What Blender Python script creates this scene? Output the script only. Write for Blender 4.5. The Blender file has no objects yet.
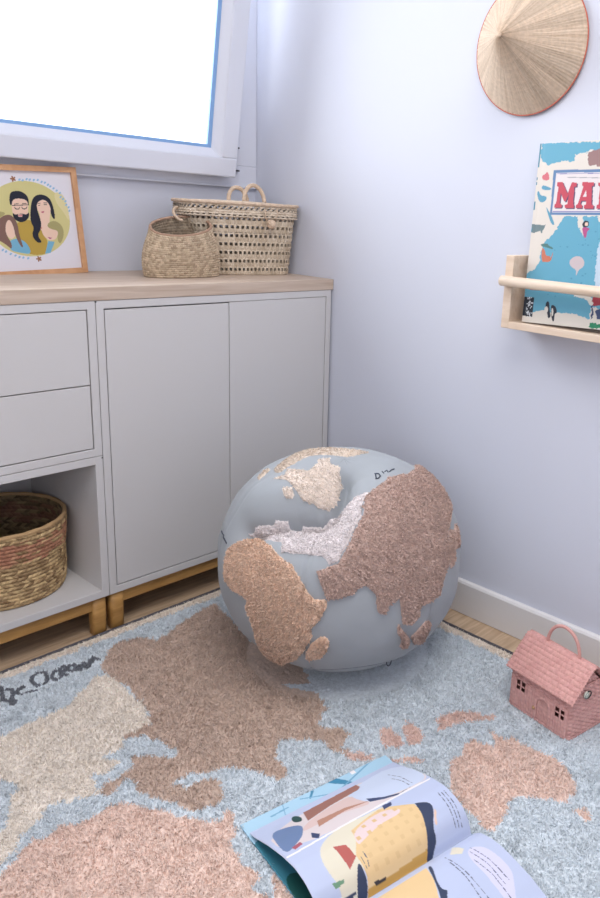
import bpy, bmesh, math
import numpy as np
from math import sin, cos, pi, radians
from mathutils import Vector, Matrix
scn = bpy.context.scene
COL = bpy.data.collections.new('scene'); scn.collection.children.link(COL)
# ------------------------------------------------ camera
cam = bpy.data.cameras.new('camera'); co = bpy.data.objects.new('camera', cam); COL.objects.link(co)
co.location = (-1.5629, -1.9683, 1.0204); co.rotation_euler = (1.3058, -.0574, -.8703)
cam.sensor_fit = 'AUTO'; cam.sensor_width = 36; cam.lens = 781.53/898*36
cam.shift_x = -118.7/898; cam.shift_y = -23.03/898; cam.clip_start = .02
scn.camera = co
# ------------------------------------------------ world, lights, exposure
w = bpy.data.worlds.new('sky'); scn.world = w; w.use_nodes = True
bgn = w.node_tree.nodes['Background']; bgn.inputs[0].default_value = (.90, .94, 1.0, 1); bgn.inputs[1].default_value = 2.6
def area(name, loc, rot, sx, sy, power, col):
    l = bpy.data.lights.new(name, 'AREA'); l.shape = 'RECTANGLE'; l.size = sx; l.size_y = sy; l.energy = power; l.color = col
    o = bpy.data.objects.new(name, l); COL.objects.link(o); o.location = loc; o.rotation_euler = rot; return o
area('window_daylight', (-.75, .55, 1.75), (radians(-68), 0, 0), 1.5, 1.2, 40, (.90, .945, 1.0))
area('left_fill_light', (-3.2, -1.9, 1.7), (radians(90), 0, radians(-75)), 2.0, 1.6, 16, (.97, .98, 1.0))  # added soft fill from the left; the wall there has no window
area('overhead_fill_light', (-1.15, -1.75, 2.46), (0, 0, 0), 1.5, 1.3, 31, (1.0, .97, .94))  # added unseen panel overhead, brightens the rug and floor
scn.view_settings.view_transform = 'Standard'; scn.view_settings.look = 'None'; scn.view_settings.gamma = 1
scn.view_settings.use_curve_mapping = False; scn.view_settings.exposure = 0.12
scn.cycles.use_denoising = True
scn.cycles.max_bounces = 8; scn.cycles.transparent_max_bounces = 12
# ------------------------------------------------ helpers
def lin(c):
    c = np.asarray(c, float)/255.
    return np.where(c <= .04045, c/12.92, ((c+.055)/1.055)**2.4)
def rgba(c): return tuple(lin(c).tolist())+(1.,)
def mat(name, col=None, rough=.6, bump=0, bscale=60, vary=0, vscale=20, stretch=None, attr=False, metal=0, spec=.5, sheen=0, bdist=.002, sss=0):
    m = bpy.data.materials.new(name); m.use_nodes = True; nt = m.node_tree; N = nt.nodes; L = nt.links
    b = N['Principled BSDF']; b.inputs['Roughness'].default_value = rough; b.inputs['Metallic'].default_value = metal
    b.inputs['Specular IOR Level'].default_value = spec; b.inputs['Sheen Weight'].default_value = sheen
    tc = N.new('ShaderNodeTexCoord'); mp = N.new('ShaderNodeMapping'); L.new(tc.outputs['Object'], mp.inputs['Vector'])
    if stretch: mp.inputs['Scale'].default_value = stretch
    if attr:
        a = N.new('ShaderNodeAttribute'); a.attribute_name = 'Col'; src = a.outputs['Color']
    else:
        r = N.new('ShaderNodeRGB'); r.outputs[0].default_value = rgba(col); src = r.outputs[0]
    if vary:
        n = N.new('ShaderNodeTexNoise'); n.inputs['Scale'].default_value = vscale; n.inputs['Detail'].default_value = 4; L.new(mp.outputs[0], n.inputs['Vector'])
        mr = N.new('ShaderNodeMapRange'); mr.inputs['From Min'].default_value = .3; mr.inputs['From Max'].default_value = .7
        mr.inputs['To Min'].default_value = 1-vary; mr.inputs['To Max'].default_value = 1+vary; L.new(n.outputs['Fac'], mr.inputs['Value'])
        mx = N.new('ShaderNodeVectorMath'); mx.operation = 'SCALE'; L.new(src, mx.inputs[0]); L.new(mr.outputs[0], mx.inputs['Scale']); src = mx.outputs[0]
    L.new(src, b.inputs['Base Color'])
    if bump:
        n2 = N.new('ShaderNodeTexNoise'); n2.inputs['Scale'].default_value = bscale; n2.inputs['Detail'].default_value = 5; L.new(mp.outputs[0], n2.inputs['Vector'])
        bp = N.new('ShaderNodeBump'); bp.inputs['Strength'].default_value = bump; bp.inputs['Distance'].default_value = bdist
        L.new(n2.outputs['Fac'], bp.inputs['Height']); L.new(bp.outputs[0], b.inputs['Normal'])
    return m
def wood(name, c1, c2, scale=(1, 12, 12), rough=.5, nscale=6, planks=None):
    m = bpy.data.materials.new(name); m.use_nodes = True; nt = m.node_tree; N = nt.nodes; L = nt.links
    b = N['Principled BSDF']; b.inputs['Roughness'].default_value = rough
    tc = N.new('ShaderNodeTexCoord'); mp = N.new('ShaderNodeMapping'); mp.inputs['Scale'].default_value = scale; L.new(tc.outputs['Object'], mp.inputs['Vector'])
    n = N.new('ShaderNodeTexNoise'); n.inputs['Scale'].default_value = nscale; n.inputs['Detail'].default_value = 7; n.inputs['Distortion'].default_value = .6; L.new(mp.outputs[0], n.inputs['Vector'])
    cr = N.new('ShaderNodeValToRGB'); cr.color_ramp.elements[0].position = .32; cr.color_ramp.elements[1].position = .68
    cr.color_ramp.elements[0].color = rgba(c1); cr.color_ramp.elements[1].color = rgba(c2); L.new(n.outputs['Fac'], cr.inputs[0]); src = cr.outputs[0]
    if planks:
        bt = N.new('ShaderNodeTexBrick'); mp2 = N.new('ShaderNodeMapping'); L.new(tc.outputs['Object'], mp2.inputs['Vector']); mp2.inputs['Rotation'].default_value = (0, 0, planks)
        L.new(mp2.outputs[0], bt.inputs['Vector']); bt.inputs['Scale'].default_value = 1; bt.inputs['Brick Width'].default_value = 1.2; bt.inputs['Row Height'].default_value = .16
        bt.inputs['Mortar Size'].default_value = .0015; bt.inputs['Color1'].default_value = (.92, .92, .92, 1); bt.inputs['Color2'].default_value = (1.06, 1.06, 1.06, 1); bt.inputs['Mortar'].default_value = (.3, .27, .24, 1)
        mx = N.new('ShaderNodeVectorMath'); mx.operation = 'MULTIPLY'; L.new(src, mx.inputs[0]); L.new(bt.outputs['Color'], mx.inputs[1]); src = mx.outputs[0]
    L.new(src, b.inputs['Base Color'])
    bp = N.new('ShaderNodeBump'); bp.inputs['Strength'].default_value = .15; bp.inputs['Distance'].default_value = .001; L.new(n.outputs['Fac'], bp.inputs['Height']); L.new(bp.outputs[0], b.inputs['Normal'])
    return m
def thing(name, label, cat, loc, group=None, kind=None):
    o = bpy.data.objects.new(name, None); COL.objects.link(o); o.location = loc; o.empty_display_size = .05
    if kind: o['kind'] = kind
    else: o['label'] = label; o['category'] = cat
    if group: o['group'] = group
    return o
def base_of(o):
    v = np.zeros(3)
    while o is not None: v += np.array(o.location); o = o.parent
    return v
def link(name, me, parent, label=None, kind=None):
    o = bpy.data.objects.new(name, me); COL.objects.link(o)
    if parent is not None: o.parent = parent
    if label: o['label'] = label
    if kind: o['kind'] = kind
    return o
def obj(name, V, F, m, parent=None, col=None, smooth=True, label=None, kind=None):
    V = np.asarray(V, np.float64).reshape(-1, 3)
    if parent is not None: V = V-base_of(parent)
    me = bpy.data.meshes.new(name)
    if isinstance(F, np.ndarray):
        F = F.astype(np.int32); k = F.shape[1]
        used = np.zeros(len(V), bool); used[F.ravel()] = True; idx = np.cumsum(used)-1
        V = V[used]; F = idx[F].astype(np.int32)
        if col is not None: col = np.asarray(col).reshape(-1, 3)[used]
        me.vertices.add(len(V)); me.vertices.foreach_set('co', V.astype(np.float32).ravel())
        me.loops.add(F.size); me.loops.foreach_set('vertex_index', F.ravel())
        me.polygons.add(len(F)); me.polygons.foreach_set('loop_start', np.arange(0, F.size, k, dtype=np.int32)); me.polygons.foreach_set('loop_total', np.full(len(F), k, np.int32))
        me.update(calc_edges=True)
    else: me.from_pydata(V.tolist(), [], [list(f) for f in F])
    if col is not None:
        a = me.color_attributes.new('Col', 'FLOAT_COLOR', 'POINT'); c = np.ones((len(me.vertices), 4), np.float32); c[:, :3] = col; a.data.foreach_set('color', c.ravel())
    me.materials.append(m); me.validate()
    me.polygons.foreach_set('use_smooth', np.full(len(me.polygons), smooth)); me.update()
    return link(name, me, parent, label, kind)
def grid_faces(nv, nu, wrap=False, mask=None):
    i = np.arange(nv-1)[:, None]; j = np.arange(nu if wrap else nu-1)[None, :]; j2 = (j+1) % nu
    F = np.stack([i*nu+j, i*nu+j2, (i+1)*nu+j2, (i+1)*nu+j], -1)
    if mask is not None: F = F[mask]
    return F.reshape(-1, 4)
def bm_box(bm, x0, x1, y0, y1, z0, z1, bev=0):
    r = bmesh.ops.create_cube(bm, size=1); vs = r['verts']
    for v in vs: v.co = Vector((x0+(x1-x0)*(v.co.x+.5), y0+(y1-y0)*(v.co.y+.5), z0+(z1-z0)*(v.co.z+.5)))
    if bev:
        es = list({e for v in vs for e in v.link_edges}); bmesh.ops.bevel(bm, geom=es, offset=bev, segments=2, affect='EDGES', profile=.5)
def boxes(name, L, m, parent=None, bev=.001, xf=None, label=None, kind=None):
    bm = bmesh.new()
    for b in L: bm_box(bm, *b, bev=bev)
    if xf is not None: bmesh.ops.transform(bm, matrix=xf, verts=bm.verts)
    if parent is not None: bmesh.ops.translate(bm, vec=-Vector(base_of(parent)), verts=bm.verts)
    me = bpy.data.meshes.new(name); bm.to_mesh(me); bm.free(); me.materials.append(m)
    o = link(name, me, parent, label, kind); return o
def tube(name, pts, r, m, parent=None, seg=12, twist=0, label=None, closed=False, cap=True, strands=0):
    P = np.array(pts, float); n = len(P); T = np.gradient(P, axis=0)
    if closed: T = np.roll(P, -1, 0)-np.roll(P, 1, 0)
    T /= np.linalg.norm(T, axis=1)[:, None]
    up = np.array([0, 0, 1.]) if abs(T[0, 2]) < .9 else np.array([1., 0, 0]); A = []
    a = np.cross(T[0], up); a /= np.linalg.norm(a)
    for k in range(n):
        a = a-a@T[k]*T[k]; a /= np.linalg.norm(a); A.append(a.copy())
    A = np.array(A); B = np.cross(T, A); rr = np.broadcast_to(np.asarray(r, float), (n,))
    th = np.linspace(0, 2*pi, seg, endpoint=False); s = np.linspace(0, 1, n)
    R = rr[:, None]*np.ones(seg)[None]
    if strands: R = R*(1+.16*np.abs(np.sin(strands*(th[None]-twist*s[:, None])/2))*2-.16)
    V = P[:, None]+R[..., None]*(np.cos(th)[None, :, None]*A[:, None]+np.sin(th)[None, :, None]*B[:, None])
    F = grid_faces(n, seg, True).tolist()
    if closed: F += [[(n-1)*seg+j, (n-1)*seg+(j+1) % seg, (j+1) % seg, j] for j in range(seg)]
    elif cap: F += [list(range(seg))[::-1], [(n-1)*seg+j for j in range(seg)]]
    return obj(name, V.reshape(-1, 3), F, m, parent, label=label)
def inpoly(X, Y, poly):
    c = np.zeros(X.shape, bool); n = len(poly)
    for i in range(n):
        x1, y1 = poly[i]; x2, y2 = poly[(i+1) % n]
        if y1 == y2: continue
        c ^= ((y1 > Y) != (y2 > Y)) & (X < (x2-x1)*(Y-y1)/(y2-y1)+x1)
    return c
def pdist(X, Y, poly, closed=True):
    D = np.full(X.shape, 1e9); n = len(poly)
    for i in range(n if closed else n-1):
        ax, ay = poly[i]; bx, by = poly[(i+1) % n]; dx, dy = bx-ax, by-ay; q = dx*dx+dy*dy+1e-12
        t = np.clip(((X-ax)*dx+(Y-ay)*dy)/q, 0, 1); D = np.minimum(D, np.hypot(X-ax-t*dx, Y-ay-t*dy))
    return D
def hsh(i, j, k=0):
    v = np.sin(i*127.1+j*311.7+k*74.7)*43758.5453; return v-np.floor(v)
def vnoise(X, Y, k=0):
    i = np.floor(X); j = np.floor(Y); f = X-i; g = Y-j; f = f*f*(3-2*f); g = g*g*(3-2*g)
    return (hsh(i, j, k)*(1-f)+hsh(i+1, j, k)*f)*(1-g)+(hsh(i, j+1, k)*(1-f)+hsh(i+1, j+1, k)*f)*g
def worley(X, Y, k=0):
    i0 = np.floor(X); j0 = np.floor(Y); D = np.full(X.shape, 9.); I = np.zeros(X.shape)
    for a in (-1, 0, 1):
        for b in (-1, 0, 1):
            i = i0+a; j = j0+b; px = i+.1+.8*hsh(i, j, k); py = j+.1+.8*hsh(i, j, k+3)
            d = np.hypot(X-px, Y-py); m = d < D; D = np.where(m, d, D); I = np.where(m, hsh(i, j, k+7), I)
    return D, I
def fibres(name, P, Nrm, col, parent, length, width, lean, seed, lvar=.4):
    # short pile fibres: a bent tapering blade at every point
    g = np.random.RandomState(seed); n = len(P); a = g.uniform(0, 2*pi, n); L_ = length*(1-lvar/2+lvar*g.rand(n))
    t1 = np.cross(Nrm, np.array([.3, .5, .81])); t1 /= np.linalg.norm(t1, axis=1)[:, None]; t2 = np.cross(Nrm, t1)
    d = t1*np.cos(a)[:, None]+t2*np.sin(a)[:, None]; b = np.cross(Nrm, d); w_ = width*(.7+.6*g.rand(n)); le = lean*g.rand(n)
    mid = P+Nrm*(L_*.6)[:, None]+d*(L_*le*.3)[:, None]; tip = P+Nrm*(L_*(1-.35*le))[:, None]+d*(L_*le)[:, None]
    V = np.stack([P-b*w_[:, None]*.5, P+b*w_[:, None]*.5, mid-b*w_[:, None]*.5, mid+b*w_[:, None]*.5, tip-b*w_[:, None]*.22, tip+b*w_[:, None]*.22], 1).reshape(-1, 3)
    k = np.arange(n)[:, None]*6; F = np.concatenate([k+np.array([0, 1, 3, 2]), k+np.array([2, 3, 5, 4])], 1).reshape(-1, 4)
    c = np.repeat(col*(1+(g.rand(n)-.5)*.22)[:, None], 6, 0)
    o = obj(name, V, F, M['pile'], parent, c, kind='stuff'); return o
RUG=[('cream',[(-0.8346,-0.521),(-0.8132,-0.5528),(-0.8209,-0.6223),(-0.8206,-0.6717),(-0.8293,-0.701),(-0.8375,-0.7432),(-0.8638,-0.7433),(-0.9022,-0.7474),(-0.9158,-0.7709),(-0.9646,-0.7691),(-0.9411,-0.801),(-0.9684,-0.8113),(-0.9993,-0.8055),(-1.0084,-0.8499),(-1.0353,-0.8427),(-1.0844,-0.8121),(-1.1024,-0.836),(-1.1408,-0.846),(-1.1655,-0.8706),(-1.192,-0.8908),(-1.275,-0.8895),(-1.1531,-0.5447),(-1.0635,-0.5832),(-1.0159,-0.5804),(-0.9419,-0.5783),(-0.8833,-0.55)]),('blue',[(-1.1307,-0.6628),(-1.1014,-0.7219),(-1.1009,-0.7402),(-1.1182,-0.7533),(-1.1353,-0.7856),(-1.1575,-0.8193),(-1.1949,-0.8252)]),('brown',[(-0.4945,-0.4297),(-0.5863,-0.4531),(-0.6412,-0.4782),(-0.6683,-0.4832),(-0.6873,-0.446),(-0.7486,-0.4293),(-0.807,-0.4827),(-0.817,-0.5223),(-0.8126,-0.6003),(-0.819,-0.6539),(-0.8281,-0.7208),(-0.848,-0.746),(-0.9004,-0.7407),(-0.9042,-0.758),(-0.8695,-0.7635),(-0.8543,-0.8581),(-0.8695,-0.8586),(-0.9228,-0.804),(-0.9334,-0.8321),(-0.9865,-0.837),(-1.0083,-0.8464),(-1.0014,-0.8641),(-0.9721,-0.8518),(-0.9522,-0.8541),(-0.9626,-0.9042),(-0.9447,-0.947),(-0.9182,-1.005),(-0.8868,-1.0208),(-0.8553,-0.9977),(-0.8477,-0.9728),(-0.8711,-0.9488),(-0.9031,-0.9411),(-0.9172,-0.9194),(-0.8992,-0.9198),(-0.8655,-0.9285),(-0.816,-0.9565),(-0.789,-0.992),(-0.7785,-1.0443),(-0.7567,-1.0518),(-0.7466,-1.0317),(-0.7422,-1.0009),(-0.7043,-0.9615),(-0.676,-0.9903),(-0.6502,-1.0166),(-0.6469,-1.0579),(-0.6391,-1.1146),(-0.6264,-1.1075),(-0.632,-1.0563),(-0.5987,-1.0474),(-0.5931,-1.0221),(-0.6057,-1.0093),(-0.6166,-0.9803),(-0.5754,-0.9568),(-0.5403,-0.8978),(-0.5641,-0.8637),(-0.5793,-0.8225),(-0.5285,-0.8626),(-0.4877,-0.7806),(-0.5145,-0.6334),(-0.4671,-0.434)]),('peach',[(-1.2935,-0.9418),(-1.1991,-0.9078),(-1.1757,-0.8941),(-1.1484,-0.877),(-1.1168,-0.8772),(-1.0885,-0.8696),(-1.0664,-0.8927),(-1.0499,-0.894),(-1.0193,-0.8865),(-0.9926,-0.9041),(-0.9699,-0.9445),(-0.9279,-1.0276),(-0.9074,-1.0491),(-0.8761,-1.0454),(-0.908,-1.0959),(-0.9304,-1.1178),(-0.9323,-1.1535),(-0.9309,-1.1887),(-0.9556,-1.2029),(-0.9411,-1.2366),(-0.9135,-1.1987),(-0.9167,-1.2308),(-0.932,-1.3041),(-1.0306,-1.3741),(-1.2331,-1.2643),(-1.3753,-1.1734)]),('peach',[(-0.3863,-1.2409),(-0.3905,-1.2635),(-0.3729,-1.2902),(-0.3735,-1.3329),(-0.3662,-1.374),(-0.37,-1.4028),(-0.3937,-1.4335),(-0.4169,-1.4548),(-0.4499,-1.457),(-0.4753,-1.4306),(-0.492,-1.3989),(-0.5098,-1.3805),(-0.5341,-1.3838),(-0.5795,-1.3977),(-0.6138,-1.4008),(-0.6086,-1.3805),(-0.5943,-1.3487),(-0.5883,-1.3134),(-0.5719,-1.2871),(-0.547,-1.2678),(-0.5175,-1.2353),(-0.4849,-1.2442),(-0.4508,-1.2283),(-0.4322,-1.2343),(-0.4333,-1.2547),(-0.4215,-1.2753),(-0.4013,-1.2613)]),('peach',[(-0.46,-1.4748),(-0.4474,-1.4878),(-0.4592,-1.5099),(-0.4684,-1.507)]),('rose',[(-0.4389,-1.1371),(-0.3766,-1.157),(-0.3577,-1.1953),(-0.3395,-1.2233),(-0.3537,-1.2231),(-0.38,-1.2012),(-0.4088,-1.1815),(-0.4633,-1.1673)]),('rose',[(-0.4756,-1.0952),(-0.4804,-1.1182),(-0.4952,-1.1571),(-0.5194,-1.167),(-0.5376,-1.1568),(-0.5152,-1.119)]),('rose',[(-0.5383,-1.0777),(-0.5195,-1.0878),(-0.5287,-1.1229),(-0.5414,-1.1445),(-0.5791,-1.1313),(-0.5655,-1.1029)]),('rose',[(-0.588,-1.155),(-0.5516,-1.1841),(-0.5571,-1.1987),(-0.5937,-1.1652)]),('rose',[(-0.6342,-1.075),(-0.609,-1.1172),(-0.616,-1.1343),(-0.6436,-1.098)])]
RUGTXT=[[(-0.9934,-0.4212),(-1.0109,-0.4712),(-1.0047,-0.4774)],[(-0.9883,-0.4388),(-0.9811,-0.4397),(-0.9851,-0.4606),(-0.996,-0.4741),(-0.9962,-0.4919),(-1.0032,-0.4967),(-1.0031,-0.485)],[(-0.9615,-0.453),(-0.9705,-0.4503),(-0.9798,-0.4598),(-0.9771,-0.471),(-0.9657,-0.4738),(-0.9507,-0.4802)],[(-0.9329,-0.4299),(-0.9193,-0.4235),(-0.9062,-0.4299),(-0.9132,-0.4561),(-0.9251,-0.4702),(-0.94,-0.4682),(-0.9429,-0.4461),(-0.9329,-0.4299)],[(-0.8836,-0.4455),(-0.8933,-0.4427),(-0.9056,-0.4571),(-0.9026,-0.4732),(-0.891,-0.4716)],[(-0.8884,-0.4608),(-0.8736,-0.4554),(-0.8671,-0.4344),(-0.8773,-0.4381),(-0.8866,-0.4627),(-0.8774,-0.4718)],[(-0.8498,-0.4447),(-0.8587,-0.44),(-0.8691,-0.453),(-0.8673,-0.4684),(-0.8549,-0.4603),(-0.8472,-0.443),(-0.8576,-0.4712)],[(-0.8422,-0.4521),(-0.8511,-0.475),(-0.8298,-0.4504),(-0.8389,-0.4788),(-0.8295,-0.4717),(-0.8154,-0.4505),(-0.8197,-0.4674),(-0.8063,-0.4466),(-0.8019,-0.4637)],[(-1.0105,-0.4229),(-1.0288,-0.4769),(-1.023,-0.4768)],[(-1.0259,-0.4441),(-1.0089,-0.443)],[(-1.0304,-0.4456),(-1.0376,-0.4444),(-1.0464,-0.4568),(-1.0463,-0.4709),(-1.0382,-0.4697)],[(-1.0552,-0.4385),(-1.0655,-0.4745)],[(-1.0611,-0.456),(-1.0518,-0.4443),(-1.0478,-0.4484)],[(-1.0961,-0.4772),(-1.0629,-0.407),(-1.0753,-0.476)],[(-1.0839,-0.4503),(-1.0685,-0.4486)]]
PAGE=[('up',[(0.0126,0.0481),(0.3006,0.0391),(0.3014,0.1332),(0.2594,0.1344),(0.0039,0.1421)]),('blue1',[(0.1998,0.0436),(0.3006,0.0391),(0.2992,0.1304),(0.255,0.1343),(0.1773,0.1182),(0.1536,0.0792)]),('brown1',[(0.0908,0.0466),(0.203,0.0422),(0.2023,0.0552),(0.1932,0.0618),(0.1309,0.0677),(0.0799,0.0796)]),('pinkb',[(0.0799,0.0796),(0.174,0.065),(0.1683,0.0906),(0.1826,0.125),(0.1339,0.1076),(0.0847,0.1024),(0.0499,0.104)]),('brown2',[(0.0886,0.0932),(0.1413,0.0969),(0.1854,0.1129),(0.1358,0.1049),(0.0808,0.1113)]),('steel',[(0.0193,0.059),(0.0498,0.0669),(0.0677,0.084),(0.0499,0.113),(0.0243,0.1284),(0.0098,0.135),(0.0067,0.1191)]),('pinkd',[(0.0208,0.1283),(0.0378,0.1239),(0.0379,0.1326),(0.0212,0.1365)]),('green',[(0.0692,0.0437),(0.0775,0.0443),(0.0809,0.0594),(0.0724,0.0733),(0.0619,0.0624)]),('navy2',[(0.0629,0.1159),(0.0706,0.1301),(0.0629,0.1392),(0.0562,0.1295)]),('navy2',[(0.1793,0.1156),(0.2012,0.1283),(0.2231,0.1358),(0.2572,0.1316),(0.2294,0.1333),(0.2041,0.1218),(0.1809,0.102)]),('cream1',[(0.0471,0.1612),(0.0817,0.1419),(0.1204,0.1412),(0.1874,0.1435),(0.1945,0.1505),(0.136,0.1526),(0.1101,0.1589),(0.1049,0.1801),(0.091,0.2164),(0.0841,0.2441),(0.0416,0.3107),(0.0126,0.2867),(0.0468,0.2367),(0.0356,0.1987)]),('yellow',[(0.1101,0.1589),(0.1413,0.1507),(0.1736,0.1453),(0.1904,0.1505),(0.227,0.1737),(0.228,0.1936),(0.219,0.2153),(0.2085,0.2343),(0.2034,0.2421),(0.1823,0.2613),(0.1282,0.2644),(0.0814,0.2666),(0.0136,0.2729),(0.0422,0.3004),(0.0841,0.2441),(0.0899,0.2345),(0.091,0.2164),(0.0889,0.2031),(0.1049,0.1801)]),('pinky',[(0.1097,0.1621),(0.1704,0.1496),(0.203,0.1664),(0.1944,0.1774),(0.1548,0.1758),(0.1107,0.1881),(0.1012,0.1907)]),('gold',[(0.1996,0.2445),(0.1445,0.245),(0.088,0.258),(0.0707,0.2615),(0.0868,0.2396),(0.1187,0.24),(0.2068,0.2368)]),('red',[(0.0677,0.1714),(0.0866,0.1793),(0.0882,0.2042),(0.0695,0.2154)]),('navy',[(0.0886,0.2091),(0.0884,0.234),(0.0868,0.2396),(0.0636,0.2662),(0.0608,0.2531),(0.0733,0.229)]),('navy',[(0.0383,0.2362),(0.0667,0.2365),(0.0671,0.2389),(0.04,0.2393)]),('dark',[(0.0993,0.2375),(0.1214,0.2387),(0.1204,0.2402),(0.1014,0.2402)]),('navy2',[(0.185,0.1412),(0.2024,0.1431),(0.1986,0.1508),(0.1808,0.1522)]),('green2',[(0.0347,0.2195),(0.0545,0.2217),(0.0524,0.2251),(0.037,0.227)]),('navy',[(0.2283,0.172),(0.2527,0.1847),(0.248,0.2009),(0.2281,0.2226),(0.2268,0.2353),(0.2169,0.2408),(0.1953,0.256),(0.1886,0.2565),(0.2068,0.2368),(0.217,0.2178),(0.2255,0.1967),(0.2285,0.1771)]),('skin',[(0.2504,0.1979),(0.2506,0.2057),(0.2427,0.2126),(0.2398,0.2215),(0.2331,0.2217),(0.2427,0.2073)]),('white',[(0.0022,0.142),(0.1235,0.1369),(0.2594,0.1344),(0.2947,0.1356),(0.2917,0.1391),(0.2555,0.1391),(0.1204,0.1412),(0.0016,0.146)])]
PAGER=[('yellow',[(0.0814,0.2666),(0.1775,0.2668),(0.1679,0.2965),(0.1525,0.3257),(0.1258,0.3659),(-0.0017,0.2707)]),('navy',[(0.1801,0.2661),(0.1868,0.27),(0.1702,0.2984),(0.1651,0.3179),(0.1725,0.3231),(0.1622,0.3326),(0.1415,0.3587),(0.1365,0.3556),(0.1549,0.3275),(0.1679,0.2965)]),('cream1',[(0.2432,0.2546),(0.2489,0.2758),(0.2377,0.2831),(0.2238,0.2705)]),('pale',[(0.2548,0.2788),(0.2734,0.2913),(0.2791,0.3172),(0.2801,0.3518),(0.2682,0.3678),(0.253,0.3871),(0.2304,0.4096),(0.2363,0.378),(0.2383,0.3457),(0.2383,0.2961)])]
TXTR=[[(0.2569,0.2812),(0.2631,0.32),(0.2638,0.3613)],[(0.2497,0.2887),(0.2552,0.3237),(0.2537,0.3627)],[(0.2428,0.3051),(0.2481,0.3421),(0.2453,0.3862)],[(0.2136,0.2702),(0.2166,0.3127),(0.2156,0.3692)],[(0.2106,0.2827),(0.2105,0.3216),(0.2052,0.3628)]]
TXTL=[[(0.2827,0.1784),(0.2811,0.209),(0.2753,0.2349)],[(0.2769,0.1773),(0.2742,0.2093),(0.2685,0.235)],[(0.2886,0.1794),(0.2872,0.2099),(0.2814,0.2358)],[(0.2591,0.0622),(0.2648,0.0892),(0.2639,0.1235)],[(0.2522,0.0824),(0.2576,0.1038),(0.2563,0.1247)],[(0.0946,0.2058),(0.0953,0.2156),(0.0952,0.2238)],[(0.1021,0.2031),(0.1028,0.2129),(0.0994,0.2231)]]
COVER=[('teal',[(0.0068,0.0421),(0.0192,0.0563),(0.0319,0.135),(0.0292,0.1973),(-0.0115,0.2348),(-0.0141,0.2911),(-0.0327,0.1564),(-0.0168,0.0631)]),('shaded_lining',[(0.0042,0.1338),(0.0286,0.1375),(0.0272,0.178),(0.0057,0.2476),(-0.0046,0.1726)]),('teal2',[(0.1814,-0.0086),(0.2065,0.0189),(0.2095,0.0335),(0.1729,0.0044),(0.1654,-0.0104)]),('teal2',[(0.1228,0.0143),(0.1256,0.0163),(0.1402,0.0027),(0.1359,-0.0003)]),('tline',[(0.0473,0.012),(0.0835,0.0097),(0.0837,0.0127),(0.0475,0.015)]),('tline',[(0.0775,-0.0004),(0.0668,0.0317),(0.0682,0.0326),(0.0789,0.0005)]),('tline',[(0.1805,0.0253),(0.2675,-0.0036),(0.2674,-0.0002),(0.1805,0.0284)]),('tline',[(0.11,0.0053),(0.2096,0.046),(0.2081,0.048),(0.1088,0.0073)]),('white',[(0.2185,-0.0016),(0.2275,-0.0017),(0.2274,0.008),(0.2184,0.0081)])]  # dark green patch: lining under the page arch, its shade painted in
PROF=[[0.0,0.004],[0.03,0.008],[0.045,0.012],[0.091,0.031],[0.135,0.045],[0.172,0.052],[0.2,0.049],[0.222,0.04],[0.235,0.027],[0.2435,0.006],[0.246,0.005],[0.252,0.014],[0.265,0.024],[0.288,0.031],[0.31,0.033],[0.333,0.032],[0.377,0.025],[0.41,0.015],[0.45,0.006],[0.49,0.004]]
MAPSF=[[-0.062,-1.0232,0.8085],[0.0034,-0.9992,0.0398],[0.0853,0.04,0.9956],0.3753]
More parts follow.
